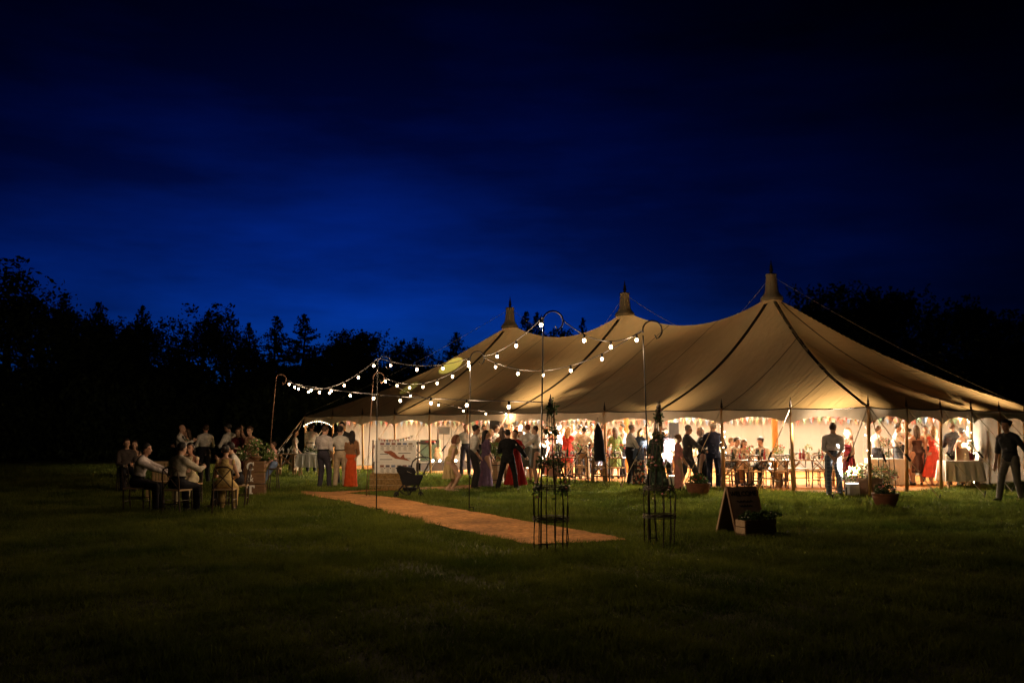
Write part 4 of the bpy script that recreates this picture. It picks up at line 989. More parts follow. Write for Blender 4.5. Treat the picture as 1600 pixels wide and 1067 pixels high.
GLS_ME = GLS.mesh('wine_glass', True); GLS_ME.materials.append(M_GLASS)
PLT_ME = MB().lathe([(.06, 0), (.12, .014), (.125, .018), (.05, .008)], 16).mesh('plate', True); PLT_ME.materials.append(M_WHITE)
JUG_ME = MB().lathe([(.05, 0), (.06, .05), (.045, .13), (.05, .17)], 10).mesh('vase', True); JUG_ME.materials.append(M_GLASS)
rt = random.Random(21)
tname = {'near': 'the long table nearest the eave', 'mid': 'the trestle table behind the left obelisk', 'mid2': 'the trestle table by the hanging jacket', 'right': 'the table behind the man in the waistcoat', 'back': 'the table far behind the older couple'}
POSY = [leaves('foliage', np.concatenate([leafball(60, (0, 0, .30), .13, s), np.array([(0.01 * k, 0, .16 + .006 * k) for k in range(12)])]), .06, M_LEAFP, s) for s in (51, 52)]
for key in TABLES:
    Lh = .95
    for i in range(3):
        p = on_table(key, -Lh * .75 + .72 * i + rt.uniform(-.08, .08), rt.uniform(-.08, .1)); t = thing('vase_of_flowers', ('left', 'middle', 'right')[i] + ' jar of garden flowers on ' + tname[key], 'vase', p, rt.uniform(0, 6), 'flower jars on ' + tname[key])
        ob('jar', JUG_ME, None, t); ob('foliage', POSY[i % 2], None, t)
        ob('flowers', blooms([tuple(q) for q in leafball(9, (0, 0, .33), .14, i + 60)], .026, i), (M_PETW, M_PETP, M_PETR)[(i + len(key)) % 3], t)
    for i in range(7):
        p = on_table(key, rt.uniform(-Lh, Lh), rt.uniform(-.25, .25)); o = ob('bottle', BOT_ME['gr'[i % 2]], None, None, p); red = i % 2
        tag(o, ('red' if red else 'dark green') + ' bottle standing on ' + tname[key], 'bottle', 'bottles on ' + tname[key])
    for i in range(14):
        p = on_table(key, rt.uniform(-Lh, Lh), rt.uniform(-.32, .32)); o = ob('wine_glass', GLS_ME, None, None, p); tag(o, 'clear wine glass on ' + tname[key], 'glass', 'glasses on ' + tname[key])
    for i in range(5):
        p = on_table(key, -Lh + .45 * i + .1, -.24 if i % 2 else .24); o = ob('plate', PLT_ME, None, None, p); tag(o, 'white plate on ' + tname[key], 'plate', 'plates on ' + tname[key])
    for i in range(3):
        for sy in (-1, 1):
            if key == 'back' and sy < 0 or key == 'mid2' and sy > 0: continue
            p = on_table(key, -.62 + .62 * i + rt.uniform(-.08, .08), sy * (.60 + rt.uniform(-.05, .12)))
            chair((p[0], p[1]), rt.uniform(-14, 14) + (0 if sy < 0 else 180) + math.degrees(-TABLES[key][2]), '%s chair on the %s side of %s' % (('left', 'middle', 'right')[i], 'near' if sy < 0 else 'far', tname[key]), 'chairs at ' + tname[key], .018)
def cloth_drape(name, label, loc, rz, L_, W_, h, drop, m, cat='tablecloth'):
    vs = []; fs = []; rings = [(0, h), (.0, h - .01), (.02, h - drop * .4), (.035, h - drop * .75), (.045, h - drop)]; n = 64
    per = []
    for i in range(n):
        s = i / n * 4; k = int(s); f = s - k
        c_ = [(-1, -1), (1, -1), (1, 1), (-1, 1)]
        a, b_ = c_[k], c_[(k + 1) % 4]; per.append(((a[0] + (b_[0] - a[0]) * f) * L_ / 2, (a[1] + (b_[1] - a[1]) * f) * W_ / 2))
    for j, (o_, z_) in enumerate(rings):
        for i, (x_, y_) in enumerate(per):
            k = 1 + o_ / .4 * (1 + .5 * math.sin(i * 1.25)) * (1 if j else 0)
            vs.append((x_ + math.copysign(o_ * (1 + .9 * math.sin(i * 1.3)), x_) + (.004 if j else 0) * math.copysign(1, x_), y_ + math.copysign(o_ * (1 + .9 * math.sin(i * 1.7 + 1)), y_), z_ + (.01 * math.sin(i * .9) if j == 4 else 0)))
    for j in range(len(rings) - 1):
        for i in range(n): fs.append((j * n + i, j * n + (i + 1) % n, (j + 1) * n + (i + 1) % n, (j + 1) * n + i))
    fs.append(tuple(range(n - 1, -1, -1)))
    o = ob(name, MB().add(vs, fs), m, None, (*loc, 0), rz, smooth=False); tag(o, label, cat); return o
def runner(key, x, w, drop, m, label):
    _, loc, rz = TABLES[key]
    vs = []; fs = []; path = [(.40, -.002), (-.37, -.002), (-.392, -.004), (-.405, -.05), (-.41, -drop * .5), (-.405, -drop)]
    for j, (y_, z_) in enumerate(path):
        for i in range(7): vs.append((x - w / 2 + w * i / 6, y_ + (.012 * math.sin(i * 2.1 + j) if j > 2 else 0), .776 + z_))
    for j in range(len(path) - 1):
        for i in range(6): fs.append((j * 7 + i, j * 7 + i + 1, (j + 1) * 7 + i + 1, (j + 1) * 7 + i))
    tag(ob('table_runner', MB().add(vs, fs), m, None, (*loc, 0), rz, smooth=True), label, 'cloth')
runner('near', .78, .17, .36, M_LINEN, 'pale linen runner hanging off the front of the long table'); runner('right', .55, .15, .34, M_LINEN, 'pale linen runner hanging off the table behind the man in the waistcoat')
M_PINKC = mat('pink_linen', (.70, .40, .34), .9, .08, 4, .3, 14)
runner('mid', -.78, .34, .58, M_PINKC, 'pink cloth hanging off the end of the table behind the left obelisk')
bx = on_table('mid', .10, -.1); w_ = thing('wooden_box', 'small wooden box standing on the trestle table behind the left obelisk', 'box', bx)
for sy in (-.1, .1): ob('side_board', MB().box((0, sy, .08), (.30, .015, .16)), M_TABLE, w_)
for sx in (-.142, .142): ob('end_board', MB().box((sx, 0, .08), (.015, .184, .16)), M_TABLE, w_)
ob('bottom_board', MB().box((0, 0, .008), (.268, .184, .014)), M_TABLE, w_)

# right-hand gift table, crate sign; far left tables
ta = D(1501, 27.6); rt2 = R(-3)
t = thing('cloth_table', 'table under a white cloth by the pole with wound fairy lights', 'table', (*ta, .018), rt2); ob('top', MB().box((0, 0, .735), (.92, .58, .03)), M_TABLE, t)
for sx in (-.4, .4):
    for sy in (-.24, .24): ob('leg', MB().box((sx, sy, .36), (.05, .05, .72)), M_TABLE, t)
cloth_drape('tablecloth', 'white cloth with draped hem on the gift table at the right', ta, rt2, .97, .63, .772, .55, M_LINEN)
sgn = thing('slatted_card_box', 'pale slatted wooden card box on the white-clothed table', 'box', (ta[0] + .06, ta[1] - .02, .775), R(-6))
for i in range(6): ob('slat', MB().box((0, -.10 + .012 * i, .03 + .055 * i), (.33, .012, .052), Matrix.Rotation(-.2, 3, 'X')), M_PALEWOOD, sgn)
for sx in (-.15, .15): ob('side_post', MB().box((sx, .0, .17), (.02, .10, .34)), M_PALEWOOD, sgn)
for i in range(4):
    p = (ta[0] + (-.35, -.28, .30, .38)[i], ta[1] - .05 + .05 * i, .775)
    tag(ob('bottle' if i > 1 else 'glass_jar', BOT_ME['r'] if i > 1 else JUG_ME, None, None, p), ('red bottle' if i > 1 else 'clear glass jar') + ' on the white-clothed table at the right', 'bottle' if i > 1 else 'jar', 'things on the gift table')
dg = thing('trailing_greenery', 'dark trailing greenery hanging beside the card box at the right', 'plant', (*D(1521, 27.9), .775)); ob('pot', MB().lathe([(.06, 0), (.08, .12), (.075, .12)], 10), M_TERRA, dg)
ob('foliage', leaves('foliage', np.concatenate([leafball(160, (0, 0, .25), .2, 3, (.6, .6, 1.3)), leafball(80, (-.08, 0, .5), .12, 4)]), .06, M_LEAF, 3), None, dg)
ta = D(484, 35.2); t = thing('cloth_table', 'small table under a pale cloth at the far left corner of the tent', 'table', (*ta, 0), R(3)); ob('top', MB().box((0, 0, .735), (.78, .6, .03)), M_TABLE, t)
for sx in (-.33, .33):
    for sy in (-.24, .24): ob('leg', MB().box((sx, sy, .36), (.05, .05, .72)), M_TABLE, t)
cloth_drape('tablecloth', 'pale cloth on the small table at the far left corner of the tent', ta, R(3), .82, .64, .772, .46, M_LINEN)
pl = thing('stacked_plates_and_flowers', 'pile of white flowers on the small table at the far left corner', 'flowers', (ta[0], ta[1], .775)); ob('dish', MB().lathe([(.12, 0), (.2, .03), (.19, .035)], 14), M_WHITE, pl); flowerbed(pl, [(-.1, 0, .12, .16), (.15, 0, .14, .16)], 31, 90, 30, .06, .03)
t = trestle(D(448, 35.6), R(2), 'dark unlit trestle table outside the far left corner of the tent', 1.1, .6)
for i in range(6): tag(ob('wine_glass', GLS_ME, None, None, (D(448, 35.6)[0] - .45 + .16 * i, 35.55 + .05 * (i % 2), .77)), 'glass on the unlit table outside the far left corner', 'glass', 'glasses on the unlit table')

# hanging jacket, band equipment
hj = thing('hanging_jacket', 'dark suit jacket hanging from the eave beside a timber pole', 'jacket', (*D(934, 29.3), 0))
jm = MB(); prof = [(.015, 1.80), (.05, 1.74), (.11, 1.58), (.14, 1.3), (.16, 1.0), (.175, .72), (.16, .70)]; vs = []; fs = []
for j, (w_, z_) in enumerate(prof):
    for i in range(16):
        a = 2 * math.pi * i / 16; vs.append((math.cos(a) * w_ * (1 + .08 * math.sin(i * 3 + j)) + .06 * (2 - z_), math.sin(a) * w_ * .42, z_))
for j in range(len(prof) - 1):
    for i in range(16): fs.append((j * 16 + i, (j + 1) * 16 + i, (j + 1) * 16 + (i + 1) % 16, j * 16 + (i + 1) % 16))
ob('jacket_body', jm.add(vs, fs), fabric((.02, .02, .026)), hj, smooth=True); ob('sleeve', MB().poly([(.06, -.06, 1.62), (.13, -.09, 1.3), (.15, -.08, .92)], [.05, .055, .045], 8), fabric((.02, .02, .026)), hj, smooth=True); ob('hanger', MB().poly([(0, 0, 1.78), (0, 0, 1.98)], .006, 5), M_IRON, hj)
def loudspeaker(loc, label, h):
    t = thing('loudspeaker', label, 'speaker', (*loc, .018), 0, 'loudspeakers on stands'); ob('cabinet', MB().box((0, 0, h), (.36, .32, .58), taper=.94), M_BLACK, t); ob('grille', MB().box((0, -.165, h), (.32, .01, .53)), M_IRON, t)
    ob('stand_pole', MB().poly([(0, 0, .25), (0, 0, h - .28)], .018, 7), M_IRON, t)
    for k in range(3): ob('stand_leg', MB().poly([(0, 0, .55), (math.cos(k * 2.1) * .45, math.sin(k * 2.1) * .45, .01)], .012, 6), M_IRON, t)
loudspeaker(D(773, 34.5), 'black loudspeaker on a stand behind the dancing guests', 1.62); loudspeaker(D(1053, 36), 'black loudspeaker on a stand behind the man in the grey suit', 1.55)
kb = D(655, 40.5); t = thing('keyboard', 'red-topped keyboard on a black cross stand on the stage', 'keyboard', (*kb, .35), R(-8)); ob('case', MB().box((0, 0, .72), (1.3, .36, .10)), M_BLACK, t); ob('red_panel', MB().box((.45, -.02, .778), (.38, .30, .016)), mat('red_lacquer', (.5, .02, .015), .4), t)
for sx in (-1, 1): ob('stand_leg', MB().poly([(-.4 * sx, 0, 0), (.4 * sx, 0, .68)], .02, 6), M_IRON, t)
am = thing('amplifier', 'large dull green amplifier behind the keyboard', 'amplifier', (*D(672, 41.3), .35)); ob('cabinet', MB().box((0, 0, .42), (.8, .4, .84)), mat('amp_cloth', (.10, .14, .09), .9, .15, 20), am); ob('control_strip', MB().box((0, -.21, .76), (.76, .012, .1)), M_BLACK, am)
stg = thing('stage', 'low black-skirted stage under the band equipment', 'stage', (*D(680, 40.6), 0), TROT - R(90) + R(8)); ob('deck', MB().box((0, 0, .33), (4.4, 2.6, .04)), M_BLACK, stg); ob('skirt', MB().box((0, 0, .16), (4.36, 2.56, .3)), M_BLACK, stg)
def stand(loc, label, kind):
    t = thing('microphone_stand' if kind == 'm' else 'music_stand', label, 'stand', (*loc, .35)); ob('pole', MB().poly([(0, 0, .05), (0, 0, 1.45 if kind == 'm' else 1.15)], .011, 6), M_IRON, t); ob('base', MB().lathe([(.14, 0), (.14, .02), (.02, .05)], 10), M_IRON, t)
    if kind == 'm': ob('boom', MB().poly([(0, 0, 1.42), (.3, 0, 1.62)], .009, 5), M_IRON, t); ob('microphone', MB().poly([(.3, 0, 1.62), (.38, 0, 1.66)], [.015, .028], 8), M_BLACK, t)
    else: ob('desk', MB().box((0, 0, 1.22), (.48, .02, .33), Matrix.Rotation(-.6, 3, 'X')), M_BLACK, t)
stand(D(683, 40), 'black microphone stand on the stage right of the keyboard', 'm'); stand(D(693, 39.7), 'black music stand on the stage above the dancing woman', 's'); stand(D(745, 39.5), 'microphone stand on the stage behind the man in glasses', 'm')
gt = thing('guitar', 'pale guitar leaning on a stand on the stage', 'guitar', (*D(684, 39.6), .35), R(10)); ob('body', MB().ball((0, 0, .25), .17, 12, 8, (1, .25, 1)).ball((0, 0, .46), .13, 12, 8, (1, .25, 1)), M_PALEWOOD, gt, smooth=True); ob('neck', MB().box((0, -.02, .85), (.05, .025, .65)), M_DARKWOOD, gt); ob('headstock', MB().box((0, -.02, 1.22), (.08, .02, .14)), M_DARKWOOD, gt)
dr = thing('bass_drum', 'dark drum behind the woman dancing in the gold dress', 'drum', (*D(734, 38.6), .35)); ob('shell', MB().poly([(0, -.2, .28), (0, .2, .28)], .28, 20), M_BLACK, dr); ob('drum_head', MB().poly([(0, -.215, .28), (0, -.202, .28)], .26, 20), M_GLASS, dr)
for k, px_ in enumerate((676, 687, 704, 712, 730)): fo = tag(ob('stage_footlight', MB().ball((0, 0, .06), .045, 8, 6), M_FAIRY, None, (*D(px_, 38.9), .35)), 'small glowing footlight along the stage front', 'footlight', 'stage footlights')
# slatted pale bench back behind the seated guests
bb = thing('slatted_bench', 'pale slatted bench behind the guests seated on the lawn at left', 'bench', (*D(258, 23.6), 0), R(2))
for i in range(9): ob('back_slat', MB().box((-.28 + .07 * i, 0, .64), (.05, .018, .40)), M_PALEWOOD, bb)
ob('top_rail', MB().box((0, 0, .86), (.66, .03, .05)), M_PALEWOOD, bb); ob('seat_board', MB().box((0, -.2, .42), (.66, .4, .03)), M_PALEWOOD, bb)
for sx in (-.3, .3):
    ob('leg', MB().box((sx, -.36, .2), (.05, .05, .41)), M_PALEWOOD, bb); ob('leg', MB().box((sx, .025, .42), (.05, .03, .84)), M_PALEWOOD, bb)
# crossed frame of pale things behind the corner pole
shf = thing('flower_stand', 'white wire flower stand behind the near corner pole', 'stand', (*D(1386, 27.4), .018), R(10))
for sx in (-.18, .18):
    for sy in (-.14, .14): ob('leg', MB().poly([(sx, sy, 0), (sx * .8, sy * .8, 1.15)], .014, 6), M_IRON, shf)
for zz in (.45, .8, 1.12): ob('shelf', MB().box((0, 0, zz), (.36, .28, .02)), M_WHITE, shf)
flowerbed(shf, [(0, 0, 1.26, .15), (.06, 0, .93, .12), (-.05, 0, .58, .12)], 41, 70, 16, .06, .03, M_LEAF, (M_PETW, M_PETP))
ta = D(1384, 29.6); cloth_drape('tablecloth', 'cream cloth hanging to the ground on the table behind the near corner pole', ta, R(-5), 1.0, .6, .77, .74, M_LINEN)
t = thing('cloth_table', 'table hidden under a cream cloth behind the near corner pole', 'table', (*ta, .018), R(-5)); ob('top', MB().box((0, 0, .735), (.96, .56, .03)), M_TABLE, t)
for sx in (-.42, .42): ob('leg', MB().box((sx, 0, .36), (.05, .4, .72)), M_TABLE, t)

# ================================================================== PEOPLE
def rotx(a): return Matrix.Rotation(a, 3, 'X')
def rotz(a): return Matrix.Rotation(a, 3, 'Z')
class Fr:                                   # a local frame: world = o + Rm @ p
    def __init__(s, o, Rm): s.o = Vector(o); s.R = Rm
    def w(s, p): return s.o + s.R @ Vector(p)
def sdf_mesh(prims, h, k, post=None, pad=.05):
    # prims: ('e', frame, centre, radii) or ('c', None, a, b, ra, rb); all smooth-joined into one surface
    lo = np.full(3, 1e9); hi = -lo; bb = []
    for p in prims:
        if p[0] == 'e':
            c = np.array(p[1].w(p[2])); r = max(p[3]); a, b = c - r, c + r
        else:
            A, B = np.array(p[2]), np.array(p[3]); r = max(p[4], p[5]); a, b = np.minimum(A, B) - r, np.maximum(A, B) + r
        bb.append((a, b)); lo = np.minimum(lo, a); hi = np.maximum(hi, b)
    lo -= pad; hi += pad; n = np.ceil((hi - lo) / h).astype(int) + 1
    F = np.full(n, .5); ax = [lo[i] + h * np.arange(n[i]) for i in range(3)]
    for p, (a, b) in zip(prims, bb):
        i0 = np.maximum(0, np.floor((a - lo - k - 2.5 * h) / h).astype(int)); i1 = np.minimum(n, np.ceil((b - lo + k + 2.5 * h) / h).astype(int) + 1)
        X = ax[0][i0[0]:i1[0], None, None]; Y = ax[1][None, i0[1]:i1[1], None]; Z = ax[2][None, None, i0[2]:i1[2]]
        if p[0] == 'e':
            o_ = p[1].w(p[2]); Rt = np.array(p[1].R).T; dx, dy, dz = X - o_.x, Y - o_.y, Z - o_.z; rx, ry, rz_ = p[3]
            qx = (Rt[0, 0] * dx + Rt[0, 1] * dy + Rt[0, 2] * dz) / rx; qy = (Rt[1, 0] * dx + Rt[1, 1] * dy + Rt[1, 2] * dz) / ry; qz = (Rt[2, 0] * dx + Rt[2, 1] * dy + Rt[2, 2] * dz) / rz_
            l1 = np.sqrt(qx * qx + qy * qy + qz * qz) + 1e-6; l2 = np.sqrt((qx / rx) ** 2 + (qy / ry) ** 2 + (qz / rz_) ** 2) + 1e-6
            d = l1 * (l1 - 1) / l2
        else:
            A, B = p[2], p[3]; e = [B[i] - A[i] for i in range(3)]; ee = sum(x * x for x in e) + 1e-9
            dx, dy, dz = X - A[0], Y - A[1], Z - A[2]; t = np.clip((dx * e[0] + dy * e[1] + dz * e[2]) / ee, 0, 1)
            d = np.sqrt((dx - t * e[0]) ** 2 + (dy - t * e[1]) ** 2 + (dz - t * e[2]) ** 2) - (p[4] + (p[5] - p[4]) * t)
        S_ = F[i0[0]:i1[0], i0[1]:i1[1], i0[2]:i1[2]]
        hh = np.clip(.5 + .5 * (d - S_) / k, 0, 1)
        F[i0[0]:i1[0], i0[1]:i1[1], i0[2]:i1[2]] = d * (1 - hh) + S_ * hh - k * hh * (1 - hh)
    if post: F = post(ax[0][:, None, None], ax[1][None, :, None], ax[2][None, None, :], F)
    F[0], F[-1] = 1, 1; F[:, 0], F[:, -1] = 1, 1; F[:, :, 0], F[:, :, -1] = 1, 1
    s = F < 0; n = np.array(F.shape)
    c = np.zeros(n - 1, np.int8)
    for i in (0, 1):
        for j in (0, 1):
            for m in (0, 1): c += s[i:n[0] - 1 + i, j:n[1] - 1 + j, m:n[2] - 1 + m]
    act = (c > 0) & (c < 8); idx = np.argwhere(act)
    if len(idx) == 0: return np.zeros((0, 3)), np.zeros((0, 4), int)
    num = np.full(n - 1, -1, int); num[act] = np.arange(len(idx))
    pos = np.zeros((len(idx), 3)); cnt = np.zeros(len(idx)); I, J, K = idx.T
    cor = [(a, b, d) for a in (0, 1) for b in (0, 1) for d in (0, 1)]
    for a in cor:
        for x in range(3):
            if a[x]: continue
            b = list(a); b[x] = 1
            f0 = F[I + a[0], J + a[1], K + a[2]]; f1 = F[I + b[0], J + b[1], K + b[2]]; m = (f0 < 0) != (f1 < 0)
            t = np.where(m, f0 / np.where(m, f0 - f1, 1), 0); q = np.array(a, float) + np.eye(3)[x] * t[:, None]
            pos += q * m[:, None]; cnt += m
    v = lo + h * (idx + pos / cnt[:, None]); quads = []
    for x in range(3):
        y, z = (x + 1) % 3, (x + 2) % 3
        sl0 = [slice(1, -1)] * 3; sl0[x] = slice(0, -1); sl1 = list(sl0); sl1[x] = slice(1, None)
        s0, s1 = s[tuple(sl0)], s[tuple(sl1)]; e = np.argwhere(s0 != s1)
        if len(e) == 0: continue
        fl_ = s0[tuple(e.T)]; e = e + 1; e[:, x] -= 1
        def cell(dy, dz):
            q = e.copy(); q[:, y] += dy; q[:, z] += dz; return num[tuple(q.T)]
        Q = np.stack([cell(-1, -1), cell(0, -1), cell(0, 0), cell(-1, 0)], 1); Q[~fl_] = Q[~fl_][:, ::-1]; quads.append(Q)
    return v, np.concatenate(quads)
def infl(pr, d): return [(p[0], p[1], p[2], tuple(x + d for x in p[3])) if p[0] == 'e' else (p[0], p[1], p[2], p[3], p[4] + d, p[5] + d) for p in pr]
def ik(a, b, l1, l2, pole):
    d = b - a; L_ = min(d.length, (l1 + l2) * .995); dn = d.normalized() if d.length > 1e-6 else Vector((0, 0, -1))
    x = (l1 * l1 - l2 * l2 + L_ * L_) / (2 * L_); hgt = math.sqrt(max(0, l1 * l1 - x * x)); pv = Vector(pole) - dn * Vector(pole).dot(dn)
    pv = pv.normalized() if pv.length > 1e-6 else dn.orthogonal()
    return a + dn * x + pv * hgt, a + dn * L_
SK = {'a': (.55, .33, .23), 'b': (.50, .27, .18), 'c': (.60, .38, .28), 'd': (.36, .19, .12)}
HAIR = {'black': (.012, .009, .008), 'brown': (.055, .028, .014), 'auburn': (.14, .045, .018), 'blonde': (.36, .22, .09), 'fair': (.22, .12, .05), 'grey': (.32, .29, .27), 'white': (.55, .5, .46)}
ARMS = {'hang': ((-.16, .03, .47), (.16, .03, .47)), 'hold': ((-.05, .19, .66), (.07, .20, .66)), 'drink': ((-.15, .04, .47), (.08, .20, .70)), 'back': ((-.02, -.12, .53), (.03, -.13, .53)), 'hips': ((-.13, .03, .56), (.13, .03, .56)),
        'dance': ((-.14, .26, .74), (.14, .24, .70)), 'up': ((-.16, .04, .48), (.13, .06, .98)), 'aroundR': ((-.15, .06, .52), (.26, .06, .56)), 'aroundL': ((-.26, .08, .58), (.15, .05, .5)), 'pocket': ((-.13, .05, .50), (.14, .06, .51)), 'lap': ((-.06, .20, .40), (.07, .20, .40)),
        'table': ((-.10, .24, .44), (.10, .24, .44)), 'reach': ((-.10, .30, .60), (.12, .30, .58)), 'cross': ((.04, .13, .64), (-.04, .14, .66)), 'low': ((-.08, .13, .50), (.09, .13, .50)), 'swing': ((-.165, -.04, .47), (.155, .07, .47))}
PN = [0]
def person(label, loc, face, H=1.75, sex='m', top=None, low=None, hair=('short', 'brown'), skin='a', arms='hang', legs='stand', lean=0, yaw=0, nod=0, group=None, shoe=(.02, .014, .01), extra=(), z=0.0, seat=.47):
    PN[0] += 1; sd = PN[0]; rs = random.Random(sd)
    t = thing('person', label, 'person', (loc[0], loc[1], z), R(-face), group)
    k = H; m = sex == 'm'; sit = legs == 'sit'
    hip = .52 * k
    if sit: hip = seat + .085
    elif legs == 'crouch': hip = .44 * k
    elif legs in ('stride', 'wide'): hip = .508 * k
    hy = 0.0
    sway = 0 if sit else rs.choice((-1, 1)) * rs.uniform(.006, .02) * k
    if legs == 'stand' and rs.random() < .55: legs = 'relax'
    T = Fr((sway, hy, hip), rotx(-R(lean + rs.uniform(-1, 3))) @ Matrix.Rotation(R(-sway / k * 160 + rs.uniform(-1.5, 1.5)), 3, 'Y') @ rotz(R(rs.uniform(-8, 8))))
    yaw += rs.uniform(-8, 8); nod += rs.uniform(-3, 9)
    sx = (.108 if m else .093) * k
    pel, wai, che = ((.086, .077, .096) if m else (.092, .066, .083)); dm = 1.0 if m else .93
    E = lambda c, r: ('e', T, tuple(x * k for x in c), tuple(x * k for x in r))
    torso = [E((0, -.004, .02), (pel, .066 * dm, .078)), E((0, .002, .10), (wai, .058 * dm, .085)), E((0, 0, .205), (che, .064 * dm, .098)),
             ('c', None, tuple(T.w((-sx * .72, 0, .258 * k))), tuple(T.w((sx * .72, 0, .258 * k))), .037 * k, .037 * k)]
    torso += [('c', None, tuple(T.w((s * .022 * k, -.006 * k, .296 * k))), tuple(T.w((s * sx * .86, 0, .262 * k))), .026 * k, .029 * k) for s in (-1, 1)]
    if not m: torso += [E((-.038, .046, .205), (.036, .034, .036)), E((.038, .046, .205), (.036, .034, .036))]
    else: torso += [E((-.042, .036, .225), (.045, .03, .04)), E((.042, .036, .225), (.045, .03, .04))]
    neck = [('c', None, tuple(T.w((0, -.002, .275 * k))), tuple(T.w((0, .012 * k, .355 * k))), .036 * k if m else .030 * k, .031 * k if m else .026 * k)]
    Hd = Fr(T.w((0, .012 * k, .338 * k)), T.R @ rotz(R(-yaw)) @ rotx(R(lean * .75) - R(nod)))
    EH = lambda c, r: ('e', Hd, tuple(x * k for x in c), tuple(x * k for x in r))
    CH = lambda a, b, r0, r1: ('c', None, tuple(Hd.w(Vector(a) * k)), tuple(Hd.w(Vector(b) * k)), r0 * k, r1 * k)
    head = [EH((0, .002, .082), (.043, .053, .052)), EH((0, .018, .045), (.035, .040, .046)), CH((0, .046, .020), (0, .040, .022), .014, .016), CH((0, .056, .066), (0, .066, .050), .0055, .0085)]
    face_d = [EH((-.044, .0, .056), (.007, .013, .019)), EH((.044, .0, .056), (.007, .013, .019)), CH((-.012, .055, .034), (.012, .055, .034), .0055, .0055), CH((-.03, .047, .078), (.03, .047, .078), .007, .007)]
    arm_pr, hands = [], []; up_l, fo_l = .172 * k, .148 * k; ua, fa_ = [], []
    aa = ARMS[arms] if isinstance(arms, str) else arms
    for i, s in enumerate((-1, 1)):
        sh = T.w((s * sx * .97, 0, .256 * k)); tg = (Vector(aa[i]) + Vector((rs.uniform(-.015, .015), rs.uniform(-.02, .02), rs.uniform(-.02, .02)))) * k
        tg = Vector((tg.x, tg.y + hy, tg.z))
        if not sit and lean: tg = T.o + T.R @ (tg - Vector((0, 0, .52 * k)))
        if sit: tg = Vector((tg.x, tg.y, tg.z))
        el, wr = ik(sh, tg, up_l, fo_l, (s * .55, -.7, -.35))
        rr_ = 1.0 if m else .84
        ua.append([('c', None, tuple(sh), tuple(el), .0305 * k * rr_, .0235 * k * rr_)]); fa_.append([('c', None, tuple(el), tuple(wr), .0245 * k * rr_, .0165 * k * rr_)])
        d = (wr - el).normalized(); side = d.cross(Vector((0, 1, .2))).normalized(); hands.append((wr, d, side, s))
        fa_[-1].append(('c', None, tuple(wr), tuple(wr + d * .04 * k), .015 * k, .018 * k)) ; fa_[-1].append(('c', None, tuple(wr + d * .025 * k + side * .010 * k), tuple(wr + d * .045 * k - side * .010 * k), .0135 * k, .0135 * k))
    th, shn, feet, ank = [], [], [], []
    LG = {'stand': ((-.062, -.005, 6), (.062, .01, -8)), 'relax': ((-.07, .0, 12), (.075, .05, -16)), 'stride': ((-.055, -.13, 4), (.06, .15, -4)), 'wide': ((-.15, .0, 14), (.15, .02, -14)), 'crouch': ((-.05, -.02, 2), (.06, .05, -2)), 'sit': ((-.07, .27, 6), (.08, .25, -8))}[legs]
    for s, (fx, fy, fyaw) in zip((-1, 1), LG):
        hj_ = Vector((sway + s * .052 * k, hy, hip + .0)); an = Vector((fx * k, hy + fy * k, .045 * k))
        kn, an2 = ik(hj_, an, .248 * k, .236 * k, (s * .12, 1, .35 if sit else .1))
        an = an2
        th.append(('c', None, tuple(hj_ + Vector((0, 0, .01))), tuple(kn), (.051 if m else .054) * k, .033 * k)); shn.append(('c', None, tuple(kn), tuple(an), .0345 * k, .021 * k)); ank.append(an)
        shn.append(('c', None, tuple(kn.lerp(an, .28) + Vector((0, -.010 * k, 0))), tuple(kn.lerp(an, .45) + Vector((0, -.006 * k, 0))), .029 * k, .025 * k))
        fd = Matrix.Rotation(R(-fyaw * -1), 3, 'Z') @ Vector((0, 1, 0)); b0 = Vector((an.x, an.y, max(an.z - .026 * k, .021 * k))) - fd * .022 * k; b1 = b0 + fd * .112 * k; b1.z = max(.014 * k, b0.z - .008 * k)
        feet.append(('c', None, tuple(b0), tuple(b1), .0215 * k, .0145 * k))
    mats_skin = mat('skin_' + skin, SK[skin], .55, .08, 14, spec=.35)
    v, q = sdf_mesh(torso + neck + head + sum(ua, []) + sum(fa_, []) + th + shn + feet, .0165, .022 * k * .6)
    v2, q2 = sdf_mesh(head + face_d + neck, .0085, .006, None)
    fb = MB()
    for wr, d, side, s in hands:                    # four unequal curled fingers and a thumb from the side of the palm
        nrm = d.cross(side); p0 = wr + d * .048 * k; curl = nrm * (-s if abs(nrm.y) < .2 else math.copysign(1, nrm.y)) * .35
        for fi, (off, ln_) in enumerate(((-.0165, .036), (-.0055, .043), (.0055, .040), (.0165, .031))):
            a = p0 + side * off * k; b = a + d * ln_ * .55 * k; c = b + (d + curl).normalized() * ln_ * .55 * k
            fb.poly([a - d * .012 * k, b, c], [.0056 * k, .0052 * k, .0042 * k], 6)
        a = wr + d * .018 * k - side * s * .016 * k; b = a + (d * .7 - side * s * .8).normalized() * .022 * k; fb.poly([a, b, b + (d + curl * .6).normalized() * .020 * k], [.0068 * k, .006 * k, .0048 * k], 6)
    tri = [f for f in fb.f]; vf = np.array(fb.v)
    vv = np.concatenate([v, v2, vf]); me = bpy.data.meshes.new('body')
    fs = [tuple(f) for f in q] + [tuple(f + len(v)) for f in q2] + [tuple(i + len(v) + len(v2) for i in f) for f in tri]
    me.from_pydata([tuple(p) for p in vv], [], fs); me.polygons.foreach_set('use_smooth', [True] * len(me.polygons)); me.materials.append(mats_skin)
    ob('body', me, None, t)
